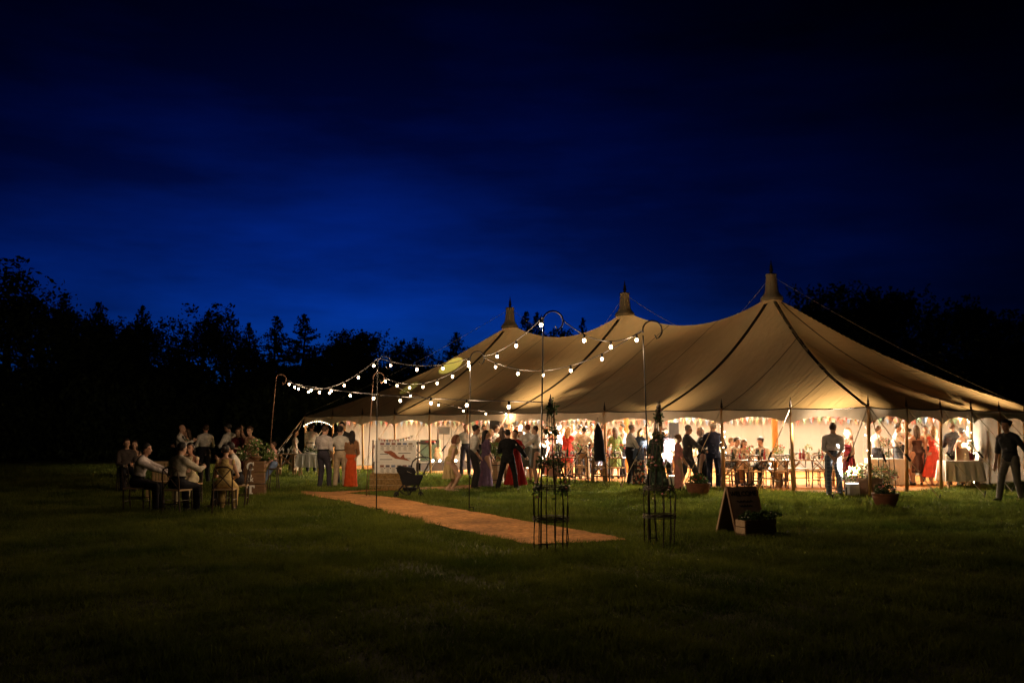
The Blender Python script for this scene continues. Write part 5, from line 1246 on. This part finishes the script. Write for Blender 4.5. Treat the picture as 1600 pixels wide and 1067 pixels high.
    def cloth(name, prims, m_, h=.018, kk=.02, post=None, parent=None):
        amp = .0035
        def pst(X, Y, Z, F):
            F = F + amp * np.sin(X * 47 + 3 * np.sin(Z * 21 + sd)) * np.sin(Z * 38 + Y * 30 + sd) + amp * .7 * np.sin(Z * 90 + 4 * np.sin(X * 19))
            return post(X, Y, Z, F) if post else F
        v_, q_ = sdf_mesh(prims, h, kk, pst, .07)
        return ob(name, npmesh(name, v_, q_, m_), None, parent or t)
    MM = lambda c: c if not isinstance(c, tuple) else fabric(c)
    upz = lambda X, Y, Z: T.R.inverted()        # torso-frame height
    Ti = np.array(T.R).T; To = T.o
    def tz(X, Y, Z): return Ti[2, 0] * (X - To.x) + Ti[2, 1] * (Y - To.y) + Ti[2, 2] * (Z - To.z)
    def ty(X, Y, Z): return Ti[1, 0] * (X - To.x) + Ti[1, 1] * (Y - To.y) + Ti[1, 2] * (Z - To.z)
    kind, col = top
    # ---- lower body
    def skirt_post(zw, zh, r0, r1, folds, base=None, oval=.80):
        def f(X, Y, Z, F):
            s = np.clip((zw - Z) / (zw - zh), 0, 1); th_ = np.arctan2(Y / oval - hy, X); r = r0 + (r1 - r0) * s ** .9
            r = r * (1 + folds * s * np.sin(9 * th_ + sd) + folds * .5 * s * np.sin(17 * th_ + 2 * sd + 3 * s))
            d = (np.sqrt(X * X + ((Y - hy - .01) / oval) ** 2) - r) * .8; d = np.maximum(d, np.maximum(zh - Z, Z - zw - .02))
            return np.minimum(F, d)
        return f
    if kind in ('dress', 'strapless', 'sundress'):
        lw = low or {}; hem = lw.get('hem', .06) * k; r1 = lw.get('r', .15) * k; fo = lw.get('folds', .09); zw = hip + .10 * k
        pr = infl(torso, .012)
        if kind == 'dress':
            for i in (0, 1): pr += infl(ua[i], .014)
            if lw.get('long'):
                for i in (0, 1): pr += infl(fa_[i][:1], .012)
        if sit: pr += infl(th, .022) + infl(shn[::2], .02)
        sp_ = skirt_post(zw, hem, wai * k + .012, r1, fo)
        topcut = {'strapless': .225, 'sundress': .265, 'dress': .315}[kind] * k
        def post(X, Y, Z, F):
            d = np.maximum(F, tz(X, Y, Z) - topcut)
            if kind == 'sundress': d = np.maximum(F, np.minimum(tz(X, Y, Z) - .225 * k, np.maximum(tz(X, Y, Z) - .30 * k, .028 - np.abs(np.abs(X + 0 * Z) - .06 * k))))
            d = np.maximum(d, hem - Z)
            return d if sit else sp_(X, Y, Z, d)
        # make sure the grid reaches the hem
        if not sit: pr = pr + [('c', None, (0, hy, hem + .03), (0, hy, hem + .1), .02, .02), ('c', None, (r1 * 1.1, hy, hem + .05), (-r1 * 1.1, hy, hem + .05), .01, .01), ('c', None, (0, hy + r1, hem + .05), (0, hy - r1, hem + .05), .01, .01)]
        cloth('dress', pr, MM(col), .018, .02, post)
    else:
        lk, lc = low
        if lk in ('trousers', 'jeans'):
            pr = infl([torso[0], torso[1]], .016) + infl(th, .016) + [(p[0], p[1], p[2], p[3], p[4] + .014, p[5] + .028) for p in shn[::2]]
            cloth('trousers', pr, MM(lc), .018, .02, lambda X, Y, Z, F: np.maximum(F, np.maximum(tz(X, Y, Z) - .105 * k, .035 * k - Z)))
            v_ = [T.w((math.cos(a) * (wai * k + .022), math.sin(a) * (.061 * dm * k + .018), .092 * k)) for a in np.linspace(0, 2 * math.pi, 22)[:-1]]
            if kind != 'suit': ob('belt', MB().poly(v_, .016, 6, closed=True), M_BLACK, t)
        else:
            kw = lc if isinstance(lc, dict) else {}; hem = kw.get('hem', .06) * k; r1 = kw.get('r', .13) * k; pr = infl([torso[0], torso[1]], .014) + [('c', None, (0, hy, hem + .03), (0, hy, hem + .1), .02, .02), ('c', None, (r1 * 1.1, hy, hem + .05), (-r1 * 1.1, hy, hem + .05), .01, .01), ('c', None, (0, hy + r1, hem + .05), (0, hy - r1, hem + .05), .01, .01)]
            spf = skirt_post(hip + .10 * k, hem, wai * k + .014, r1, kw.get('folds', .08))
            cloth('skirt', pr, MM(kw['col']), .018, .02, lambda X, Y, Z, F: spf(X, Y, Z, np.maximum(F, tz(X, Y, Z) - .11 * k)))
        # ---- upper body
        sl = 1.0 if kind in ('shirt', 'suit', 'waistcoat') else .0
        shirtc = col if kind in ('shirt', 'tee', 'rolled') else (extra[0] if extra and isinstance(extra[0], tuple) else (.74, .70, .64))
        rolled = kind == 'rolled' or 'rolled' in extra
        pr = infl(torso, .024 if 'untucked' in extra else .017)
        for i in (0, 1):
            pr += infl(ua[i], .017)
            if kind != 'tee': pr += [('c', None, p[2], tuple(Vector(p[2]).lerp(Vector(p[3]), .35 if rolled else .97)), p[4] + .015, p[5] + .013) for p in fa_[i][:1]]
        pr += [('c', None, neck[0][2], tuple(Vector(neck[0][2]).lerp(Vector(neck[0][3]), .38)), neck[0][4] + .010, neck[0][5] + .010)]
        hem = .055 * k if kind == 'tee' or 'untucked' in extra else .082 * k
        if 'untucked' in extra: hem = -.03 * k
        cloth('shirt', pr, MM(shirtc), .018, .02, lambda X, Y, Z, F: np.maximum(F, hem - tz(X, Y, Z) - (.2 * k) * (np.abs(X) > .14 * k)))
        if kind == 'waistcoat':
            cloth('waistcoat', infl(torso, .027), MM(col), .018, .02, lambda X, Y, Z, F: np.maximum(np.maximum(F, .045 * k - tz(X, Y, Z)), np.maximum(tz(X, Y, Z) - .285 * k, np.maximum(np.abs(X) - sx * .78, (.022 + .10 * (tz(X, Y, Z) - .15 * k) - np.abs(X)) * (ty(X, Y, Z) > .02) * (tz(X, Y, Z) > .15 * k)))))
        if kind == 'suit':
            pr = infl(torso, .030) + sum([infl(ua[i], .026) + [('c', None, p[2], tuple(Vector(p[2]).lerp(Vector(p[3]), .95)), p[4] + .024, p[5] + .022) for p in fa_[i][:1]] for i in (0, 1)], [])
            if not sit: pr += [('c', None, tuple(T.w((s * .035 * k, -.004 * k, .03 * k))), tuple(T.w((s * .045 * k, -.006 * k, -.055 * k))), .068 * k, .070 * k) for s in (-1, 1)]
            cloth('jacket', pr, MM(col), .018, .025, lambda X, Y, Z, F: np.maximum(np.maximum(F, -(.02 if sit else .075) * k - tz(X, Y, Z)), (.014 + .16 * (tz(X, Y, Z) - .16 * k) - np.abs(X)) * (ty(X, Y, Z) > .02) * (tz(X, Y, Z) > .16 * k) - .001))
        if 'tie' in extra:
            ob('tie', MB().poly([T.w((0, .075 * k + .015, .275 * k)), T.w((0, .082 * k + .02, .2 * k)), T.w((0, .075 * k + .02, .11 * k))], [.014, .026, .032], 6), fabric((.12, .03, .06)), t)
    # ---- shoes and hair
    v_, q_ = sdf_mesh(infl(feet, .008), .012, .01); ob('shoes', npmesh('shoes', v_, q_, mat('shoe_%02d' % int(shoe[0] * 99), shoe, .4, .1, 10)), None, t)
    hs_, hc = hair; hm = mat('hair_' + hc, HAIR[hc], .55, .3, 26, .7, 60, spec=.4)
    if hs_ != 'bald':
        hr = [EH((0, -.003, .086), (.049, .056, .056))]
        if hs_ in ('long', 'wavy'): hr += [CH((-.03, -.03, .07), (-.032, -.048, -.03), .026, .024), CH((.03, -.03, .07), (.032, -.048, -.03), .026, .024), CH((0, -.04, .07), (0, -.062, -.06), .034, .022), CH((-.018, -.05, .0), (-.02, -.066, -.10), .026, .014), CH((.018, -.05, .0), (.02, -.066, -.09), .026, .014)]
        if hs_ == 'bob': hr += [CH((-.038, -.012, .07), (-.040, -.01, .012), .020, .022), CH((.038, -.012, .07), (.040, -.01, .012), .020, .022), CH((0, -.035, .07), (0, -.04, .012), .036, .028)]
        if hs_ == 'bun': hr += [EH((0, -.062, .095), (.026, .026, .026))]
        if hs_ == 'curly': hr = [EH((0, -.003, .09), (.056, .062, .060))] + [EH((math.cos(a) * .045, math.sin(a) * .045 - .01, .11), (.02, .02, .02)) for a in np.linspace(0, 6.28, 9)]
        Hi = np.array(Hd.R).T; Ho = Hd.o
        def hpost(X, Y, Z, F):
            hz = Hi[2, 0] * (X - Ho.x) + Hi[2, 1] * (Y - Ho.y) + Hi[2, 2] * (Z - Ho.z); hyy = Hi[1, 0] * (X - Ho.x) + Hi[1, 1] * (Y - Ho.y) + Hi[1, 2] * (Z - Ho.z)
            lim = np.where(hz > .105 * k, .075 * k, .012 * k + (hz - .07 * k) * (.5 if hs_ in ('short', 'grey') else .25))
            low_ = (np.where(hyy < -.008 * k, .016 * k, np.where(hyy < .006 * k, .05 * k, .06 * k)) - hz) if hs_ in ('short', 'bun', 'receding', 'curly') else (-9 * np.ones_like(hz))
            F = F + .004 * np.sin(hz * 160 + 5 * np.sin(X * 60 + sd)) * np.sin(X * 130 + Y * 90 + sd)
            d = np.maximum(F, np.maximum(hyy - lim, low_))
            if hs_ == 'receding': d = np.maximum(d, hz - .112 * k)
            return d
        v_, q_ = sdf_mesh(hr, .0115, .012, hpost, .05)
        if len(v_): ob('hair', npmesh('hair', v_, q_, hm), None, t)
    if abs((face + yaw + 180) % 360 - 0) < 115 or abs((face + yaw + 180) % 360 - 360) < 115:
        for s in (-1, 1): ob('eye', MB().ball(Hd.w((s * .0165 * k, .0505 * k, .066 * k)), .0085, 6, 5), M_INK, t)
    if 'flower' in extra: ob('hair_flower', blooms([tuple(Hd.w((.045 * k, -.02 * k, .09 * k)))], .035, 1), M_PETR, t)
    if 'glasses' in extra:
        for s in (-1, 1): ob('spectacles', MB().poly([Hd.w((s * .0175 * k + math.cos(a) * .013 * k, .056 * k, .066 * k + math.sin(a) * .011 * k)) for a in np.linspace(0, 6.28, 11)[:-1]], .003, 4, closed=True).poly([Hd.w((s * .03 * k, .054 * k, .066 * k)), Hd.w((s * .044 * k, .0, .062 * k))], .0025, 4), M_BLACK, t)
    return t
WHT = (.62, .585, .53); CRM = (.56, .50, .40); DRK = (.020, .020, .026); CHAR = (.045, .045, .055); NAVY = (.018, .022, .05); TAN = (.50, .38, .26)
PLAID = checked('blue_plaid', (.10, .13, .20), (.30, .34, .42), 11); PLAIDD = checked('dark_plaid', (.03, .035, .05), (.09, .10, .12), 11); KILT = checked('grey_tartan', (.10, .095, .075), (.05, .06, .045), 16)
FLOR = printed('floral_skirt', [(.02, .018, .02), (.02, .018, .02), (.45, .12, .06), (.55, .48, .38), (.03, .06, .04)]); GFLOR = printed('green_floral', [(.012, .03, .022), (.012, .03, .022), (.03, .06, .04), (.05, .08, .05)], 18); BFLOR = printed('blue_floral', [(.62, .58, .54), (.10, .14, .30), (.62, .58, .54), (.30, .10, .10)], 20); DFLOR = printed('dark_floral', [(.03, .02, .02), (.4, .3, .22), (.03, .02, .02), (.2, .08, .05)], 20)

# --- guests seated and standing on the lawn at left
GL = 'guests on the lawn at left'
def seated(label, loc, face, chl, **kw):
    chair(loc, face, chl, 'chairs on the lawn at left')
    return person(label, loc, face, legs='sit', group=GL, **kw)
seated('man in white shirt seated leftmost on the lawn, leaning forward', D(212, 20.3), 88, 'dark chair under the leftmost seated man on the lawn', top=('shirt', (.70, .62, .60)), low=('trousers', DRK), hair=('short', 'black'), arms=((-.05, .36, .44), (.06, .38, .42)), lean=14, skin='b')
seated('man in dark waistcoat seated on the lawn with his back to us', D(276, 19.7), 18, 'dark chair under the waistcoated man with his back to us', top=('waistcoat', (.06, .05, .04)), low=('trousers', DRK), hair=('short', 'black'), arms=((-.10, .22, .46), (.14, .26, .50)), extra=(CRM,), yaw=14)
seated('woman in cream dress seated on the lawn facing us', D(296, 21.8), 186, 'dark chair under the woman in cream on the lawn', sex='f', H=1.66, top=('sundress', (.70, .60, .40)), hair=('bob', 'black'), arms=((-.02, .22, .52), (.08, .20, .58)), skin='b')
seated('woman in tan dress seated on the lawn with bare shoulders to us', D(350, 19.9), -6, 'dark chair under the woman in tan with her back to us', sex='f', H=1.66, top=('sundress', (.52, .38, .16)), hair=('bun', 'black'), arms='lap', lean=8, yaw=15)
seated('man in white shirt seated beside the lettered crates, facing left', D(371, 21.2), 264, 'dark chair nearest the lettered crates on the lawn', top=('shirt', WHT), low=('trousers', DRK), hair=('short', 'black'), arms=((-.04, .26, .56), (.08, .22, .52)), lean=12)
seated('dim guest seated far left in the dark behind the others', D(196, 26.5), 150, 'chair in the dark at the far left of the lawn group', top=('shirt', (.07, .055, .05)), low=('trousers', DRK), arms='lap')
seated('dim woman seated far left in the dark beside another guest', D(207, 27.0), 170, 'second chair in the dark at the far left of the lawn group', sex='f', H=1.64, top=('sundress', (.10, .07, .05)), hair=('long', 'brown'), arms='lap')
person('bald man in white shirt and braces standing in the dark lawn group', D(280, 30), 80, 1.78, top=('waistcoat', (.05, .05, .05)), low=('trousers', DRK), hair=('bald', 'grey'), arms='drink', group=GL)
person('woman in green top standing close to the bald man on the lawn', D(291, 30.2), 262, 1.66, 'f', ('sundress', (.16, .2, .12)), None, ('long', 'brown'), arms='hold', group=GL)
person('man in white shirt and dark trousers standing with his back to us on the lawn', D(319, 30.6), -30, 1.78, top=('shirt', WHT), low=('trousers', DRK), hair=('short', 'brown'), arms='hold', group=GL)
person('man in white shirt turned left, rightmost of the white shirts on the lawn', D(357, 29.6), -60, 1.82, top=('shirt', WHT), low=('trousers', DRK), hair=('short', 'black'), arms='hold', group=GL)
person('person in dark red standing left of the flower arrangement', D(371, 29.2), 200, 1.68, 'f', ('dress', (.12, .015, .02)), None, ('long', 'brown'), arms='hold', group=GL)
person('woman raising a hand to her hair behind the flower arrangement', D(391, 28.6), 200, 1.72, 'f', ('sundress', (.25, .14, .08)), None, ('bun', 'brown'), arms='up', group=GL)
stl = thing('bar_stool', 'tall dark stool beside the lettered crates', 'stool', (*D(427, 26.9), 0)); ob('seat', MB().lathe([(.15, .56), (.16, .58), (.15, .6)], 12), M_DARKWOOD, stl)
for a in (.8, 2.36, 3.93, 5.5): ob('leg', MB().poly([(math.cos(a) * .2, math.sin(a) * .2, 0), (math.cos(a) * .11, math.sin(a) * .11, .57)], .014, 6), M_DARKWOOD, stl)
person('child in pink top and blue jeans sitting on a tall stool by the crates', D(427, 26.95), 250, 1.28, 'f', ('tee', (.62, .34, .30)), ('trousers', (.14, .20, .34)), ('short', 'brown'), arms='lap', legs='sit', seat=.60, group=GL)

# --- group in front of the far left corner
GG = 'guests talking by the far left tent corner'
person('man in pale grey shirt and dark trousers, left of the group near the path', G(505, 763), 26, 1.74, top=('shirt', (.55, .50, .48)), low=('trousers', (.05, .045, .06)), hair=('short', 'brown'), arms='low', yaw=25, group=GG, legs='relax')
person('man in white shirt and beige trousers with an arm round the woman in orange', G(530, 762), 2, 1.72, top=('shirt', WHT), low=('trousers', TAN), hair=('curly', 'black'), arms=((-.17, .03, .56), (.25, .10, .55)), group=GG, legs='relax')
person('tall man in dark suit facing us behind the man in beige trousers', D(534, 29.4), 192, 1.86, top=('suit', (.05, .045, .045)), low=('trousers', DRK), hair=('short', 'black'), arms='hold', group=GG, nod=10)
person('woman in long orange skirt with long black hair, back to us', G(548, 762), -8, 1.60, 'f', ('tee', (.28, .14, .07)), ('skirt', {'col': (.62, .085, .02), 'hem': .02, 'r': .115, 'folds': .06}), ('wavy', 'black'), arms='low', group=GG)
person('man in cream shirt behind the small clothed table at the far left', D(486, 38), -10, 1.82, top=('tee', CRM), low=('trousers', DRK), hair=('short', 'brown'), arms='low', group=GG, skin='b', extra=('untucked',))
person('woman in a pale top among the guy ropes at the far left corner', D(459, 37.4), 80, 1.62, 'f', ('sundress', (.45, .40, .30)), None, ('long', 'brown'), arms='low', group=GG)

# --- dancers and talkers in front of and inside the far part of the tent
GD = 'guests dancing and talking near the stage'
person('woman in gold dress dancing barefoot on the grass with bent knees', G(701, 768), 82, 1.66, 'f', ('sundress', (.50, .37, .18)), {'hem': .20, 'r': .13, 'folds': .12}, ('bob', 'auburn'), arms='low', legs='crouch', lean=16, group=GD, shoe=(.45, .27, .19))
person('man in glasses, white shirt and dark trousers standing left of the woman in purple', G(741, 763.5), 78, 1.75, top=('rolled', WHT), low=('trousers', (.03, .028, .03)), hair=('curly', 'black'), arms='pocket', group=GD, extra=('glasses', 'rolled'), skin='b')
person('woman in a long purple satin dress with black hair beside the man in glasses', G(758, 762), 62, 1.62, 'f', ('dress', (.17, .11, .19)), {'hem': .03, 'r': .15, 'folds': .08}, ('long', 'black'), arms='low', group=GD, yaw=20)
person('man in black suit stepping sideways as he dances, back to us', G(792, 766), 8, 1.66, top=('suit', (.012, .012, .013)), low=('trousers', (.012, .012, .013)), hair=('short', 'black'), arms=((-.10, .24, .68), (.26, .12, .56)), legs='wide', lean=6, group=GD)
person('woman in a red dress dancing with the man in the black suit', D(806, 27.7), 205, 1.62, 'f', ('dress', (.34, .02, .015)), {'hem': .07, 'r': .19, 'folds': .10}, ('bun', 'black'), arms='dance', group=GD)
bgd = [(727, 35.0, 178, 1.80, 'm', ('shirt', WHT), ('trousers', CHAR), ('short', 'fair'), 'hang', 'man in white shirt standing behind the leaning pole by the stage'),
 (755, 34.5, 175, 1.76, 'm', ('shirt', CRM), ('trousers', DRK), ('short', 'brown'), 'drink', 'man facing us behind the woman in purple'),
 (765, 32.2, 95, 1.62, 'f', ('sundress', DFLOR), None, ('bob', 'blonde'), 'hold', 'fair woman in a dark floral dress looking right, behind the woman in purple'),
 (774, 33.4, 110, 1.76, 'm', ('shirt', WHT), ('trousers', DRK), ('short', 'brown'), 'hold', 'man in white shirt looking right above the wooden tub'),
 (784, 31.6, -14, 1.66, 'f', ('dress', (.20, .09, .04)), None, ('wavy', 'brown'), 'hold', 'long-haired woman in brown left of the man in the black suit'),
 (778, 37.0, 185, 1.80, 'm', ('shirt', (.6, .5, .4)), ('trousers', DRK), ('short', 'brown'), 'hang', 'man at the back facing us above the long-haired woman in brown'),
 (800, 37.5, 182, 1.78, 'm', ('shirt', CRM), ('trousers', DRK), ('short', 'black'), 'hang', 'man at the back whose head shows above the dancing couple'),
 (808, 36.2, 160, 1.72, 'f', ('sundress', (.5, .3, .2)), None, ('long', 'brown'), 'hold', 'woman at the back left of the bald man in white'),
 (814, 35.2, 196, 1.82, 'm', ('shirt', WHT), ('trousers', DRK), ('bald', 'grey'), 'hold', 'bald man in white shirt among the dancers'),
 (813, 31.4, 186, 1.58, 'f', ('dress', BFLOR), {'hem': .12, 'r': .12, 'folds': .06}, ('bob', 'fair'), 'hold', 'short woman in a blue and white floral dress beside the dancing couple'),
 (825, 30.4, -24, 1.76, 'm', ('shirt', WHT), ('skirt', {'col': KILT, 'hem': .27, 'r': .125, 'folds': .05}), ('short', 'auburn'), 'hold', 'man in white shirt and grey kilt with his back to us'),
 (839, 29.6, 268, 1.72, 'm', ('waistcoat', (.08, .12, .20)), ('skirt', {'col': KILT, 'hem': .27, 'r': .12, 'folds': .05}), ('short', 'brown'), 'reach', 'man in blue waistcoat and kilt behind the left crook pole')]
for px_, dp, fc, H_, sx_, tp, lw, hr_, ar, lb in bgd: person(lb, D(px_, dp), fc, H_, sx_, tp, lw, hr_, arms=ar, group=GD, z=.02)
GM = 'guests standing behind the middle tables'
mid = [(873, 35.2, 95, 1.80, 'm', ('waistcoat', CHAR), ('trousers', DRK), ('short', 'black'), 'hold', 'man in white sleeves looking right, left of the woman in red'),
 (888, 33.4, 14, 1.70, 'f', ('dress', (.55, .06, .05)), {'hem': .30, 'r': .105, 'folds': .04}, ('long', 'blonde'), 'low', 'woman in a short red dress with long blonde hair, back to us'),
 (884, 34.6, 100, 1.72, 'f', ('dress', (.45, .05, .04)), {'hem': .3, 'r': .1}, ('long', 'auburn'), 'hang', 'red-haired woman half hidden behind the blonde woman in red'),
 (904, 35.6, 80, 1.78, 'm', ('shirt', WHT), ('trousers', DRK), ('short', 'black'), 'hold', 'dark-haired man in white just right of the women in red'),
 (912, 32.6, 12, 1.72, 'm', ('shirt', CRM), ('trousers', (.30, .25, .18)), ('short', 'black'), 'hips', 'man in cream shirt bending over the table, hands on hips'),
 (917, 36.4, 200, 1.76, 'm', ('shirt', WHT), ('trousers', DRK), ('curly', 'black'), 'hold', 'curly-haired man behind the man bending over the table'),
 (925, 36.0, 170, 1.80, 'm', ('shirt', CRM), ('trousers', DRK), ('short', 'black'), 'hold', 'dark-haired man left of the hanging jacket'),
 (942, 34.8, 90, 1.80, 'm', ('shirt', WHT), ('trousers', DRK), ('short', 'brown'), 'hold', 'man looking right, half hidden between the jacket and the pole'),
 (951, 34.0, 110, 1.66, 'f', ('sundress', (.30, .38, .50)), None, ('long', 'fair'), 'hold', 'woman in pale blue beside the woman in green'),
 (962, 33.0, -8, 1.68, 'f', ('dress', (.13, .19, .07)), {'hem': .22, 'r': .12}, ('wavy', 'brown'), 'hold', 'woman in a loose green dress with long dark hair, back to us'),
 (974, 34.4, 252, 1.80, 'm', ('waistcoat', (.20, .19, .12)), ('trousers', DRK), ('short', 'black'), 'hold', 'dark-haired man in a white shirt looking left at the woman in green')]
mid += [(850, 36.2, 100, 1.78, 'm', ('shirt', WHT), ('trousers', DRK), ('short', 'brown'), 'hold', 'man in white at the back just right of the left obelisk tip'),
 (861, 34.0, 250, 1.66, 'f', ('sundress', (.45, .20, .18)), None, ('long', 'blonde'), 'hold', 'woman in dusky pink facing left, right of the left obelisk'),
 (896, 37.0, 190, 1.80, 'm', ('shirt', WHT), ('trousers', DRK), ('short', 'fair'), 'hang', 'fair man at the back facing us behind the blonde woman in red'),
 (934, 37.2, 175, 1.70, 'f', ('sundress', (.2, .25, .4)), None, ('long', 'brown'), 'hold', 'woman in blue at the back behind the hanging jacket'),
 (1012, 33.6, 200, 1.78, 'm', ('shirt', WHT), ('trousers', DRK), ('short', 'black'), 'drink', 'man in white at the back left of the right obelisk'),
 (790, 36.0, 165, 1.66, 'f', ('sundress', (.5, .42, .3)), None, ('wavy', 'blonde'), 'up', 'blonde woman at the back with a raised arm behind the dancing couple')]
for px_, dp, fc, H_, sx_, tp, lw, hr_, ar, lb in mid: person(lb, D(px_, dp), fc, H_, sx_, tp, lw, hr_, arms=ar, group=GM, z=.02, lean=16 if 'bending' in lb else 0)
GR = 'older guests by the right obelisk'
person('grey-haired man in a dark waistcoat beside the woman in a denim jacket', G(985, 758.5), 76, 1.78, top=('waistcoat', (.025, .024, .028)), low=('trousers', DRK), hair=('receding', 'grey'), arms='hold', group=GR, z=.02, skin='c')
person('woman with short fair hair in a denim jacket and long floral skirt', G(1000, 759), 24, 1.64, 'f', ('suit', (.10, .14, .22)), ('skirt', {'col': FLOR, 'hem': .03, 'r': .125, 'folds': .06}), ('bob', 'blonde'), arms='hold', group=GR, z=.02)
person('woman in a long dark green floral dress behind the right obelisk', G(1027, 766), -8, 1.66, 'f', ('dress', GFLOR), {'hem': .04, 'r': .19, 'folds': .07}, ('bob', 'blonde'), arms='low', group=GR)
person('man in a dark suit half hidden right of the woman in green floral', D(1042, 29.2), 4, 1.66, top=('suit', CHAR), low=('trousers', CHAR), hair=('short', 'brown'), arms='hold', group=GR, z=.02)
person('woman in a long pink dress half hidden behind the man in the grey suit', G(1060, 765.5), 84, 1.50, 'f', ('dress', (.66, .28, .26)), {'hem': .03, 'r': .10, 'folds': .05}, ('bun', 'fair'), arms='low', group=GR)
person('grey-haired man in glasses and a charcoal suit dancing with an older woman', G(1075, 763), 86, 1.78, top=('suit', (.07, .07, .08)), low=('trousers', (.07, .07, .08)), hair=('short', 'grey'), arms='reach', group=GR, extra=('glasses',), skin='c', legs='stride')
person('older woman in black with a red flower in her grey hair, dancing', G(1098, 762), 268, 1.70, 'f', ('dress', (.016, .016, .02)), {'hem': .10, 'r': .12, 'long': 1}, ('bob', 'grey'), arms='dance', group=GR, extra=('flower',), skin='c')
person('bald older man in a navy suit with his back to us', G(1116, 763.5), 14, 1.84, top=('suit', NAVY), low=('trousers', NAVY), hair=('receding', 'white'), arms='hold', group=GR, yaw=-25, skin='c')
GS = 'guests seated at the long table'
for px_, dp, fc, sx_, tp, lw, hr_, ar, lb in ((1136, 30.2, 120, 'm', ('shirt', WHT), ('trousers', DRK), ('short', 'fair'), 'table', 'fair man seated half hidden behind the timber pole'),
  (1146, 29.6, 140, 'm', ('waistcoat', (.16, .17, .12)), ('trousers', DRK), ('curly', 'black'), 'table', 'dark-haired man in a waistcoat seated at the long table looking right'),
  (1162, 29.4, 182, 'f', ('sundress', (.5, .36, .25)), None, ('long', 'brown'), 'table', 'woman with long brown hair seated at the long table facing us'),
  (1193, 29.3, 222, 'm', ('waistcoat', (.03, .03, .035)), ('trousers', DRK), ('curly', 'black'), 'table', 'curly-haired man in white sleeves seated at the long table looking down')):
    chair(D(px_, dp), fc, 'chair under the ' + lb, 'chairs under seated guests', .018); person(lb, D(px_, dp), fc, 1.74 if sx_ == 'm' else 1.64, sx_, tp, lw, hr_, arms=ar, legs='sit', lean=10, nod=10, group=GS, z=.02)
GE = 'guests at the right end of the tent'
person('man in a grey waistcoat and blue plaid trousers with hands clasped behind him', G(1304, 775.5), 16, 1.80, top=('waistcoat', (.16, .15, .17)), low=('trousers', PLAID), hair=('short', 'brown'), arms='back', group=GE, legs='relax', extra=((.68, .62, .60), 'rolled'), yaw=12)
person('woman in a strapless burgundy dress with long auburn hair', D(1329, 26.0), 254, 1.66, 'f', ('strapless', (.13, .012, .02)), {'hem': .22, 'r': .13, 'folds': .1}, ('wavy', 'auburn'), arms='low', group=GE, z=.02, skin='c')
rte = [(1372, 30.4, 80, 1.72, 'm', ('shirt', WHT), ('trousers', DRK), ('short', 'brown'), 'reach', 'man in white shirt behind the near corner pole'),
 (1404, 29.6, 98, 1.80, 'm', ('waistcoat', (.03, .03, .05)), ('trousers', PLAIDD), ('short', 'black'), 'dance', 'dark-haired man in waistcoat and dark plaid trousers dancing with the woman in white'),
 (1413, 31.4, 186, 1.84, 'm', ('shirt', CRM), ('trousers', DRK), ('short', 'brown'), 'hang', 'man in cream shirt and tie facing us behind the dancing man'),
 (1422, 30.0, 265, 1.66, 'f', ('strapless', (.70, .64, .56)), {'hem': .26, 'r': .16, 'folds': .12}, ('bun', 'black'), 'dance', 'woman in a white dress dancing with the man in dark plaid trousers'),
 (1435, 29.2, 2, 1.74, 'f', ('strapless', (.05, .022, .016)), {'hem': .20, 'r': .095, 'folds': .04}, ('wavy', 'brown'), 'hang', 'woman in a narrow dark brown dress with long brown hair, back to us'),
 (1449, 31.2, 200, 1.74, 'm', ('shirt', CRM), ('trousers', DRK), ('short', 'black'), 'hold', 'dark-haired guest between the women in brown and coral'),
 (1492, 29.4, 8, 1.80, 'm', ('suit', (.03, .03, .032)), ('trousers', DRK), ('short', 'brown'), 'hold', 'man in a dark suit with his back to us behind the gift table'),
 (1508, 28.9, 352, 1.66, 'f', ('strapless', (.40, .30, .16)), None, ('bun', 'black'), 'hold', 'woman in an olive strapless dress behind the card box'),
 (1521, 29.6, 268, 1.70, 'm', ('shirt', (.3, .2, .15)), ('trousers', DRK), ('curly', 'black'), 'drink', 'dark-haired guest drinking beside the fairy-lit pole')]
for px_, dp, fc, H_, sx_, tp, lw, hr_, ar, lb in rte: person(lb, D(px_, dp), fc, H_, sx_, tp, lw, hr_, arms=ar, group=GE, z=.02, extra=('tie',) if 'tie' in lb else ())
person('woman in a long coral dress with wavy fair-brown hair, back to us', G(1462, 759.5), -6, 1.72, 'f', ('sundress', (.66, .085, .055)), {'hem': .14, 'r': .20, 'folds': .09}, ('wavy', 'fair'), arms='hold', group=GE, z=.02, shoe=(.5, .33, .25))
person('man in a dark shirt and faded jeans walking outside the right end of the tent', G(1580, 783), 238, 1.88, top=('tee', (.05, .045, .045)), low=('jeans', (.22, .20, .17)), hair=('curly', 'black'), arms='swing', legs='stride', lean=4, yaw=10, group=None, skin='b', extra=('untucked',))

for o in list(bpy.data.objects):
    if o.name.split('.')[0] in ('flowers', 'bulbs', 'foliage') and o.parent: o['kind'] = 'stuff'
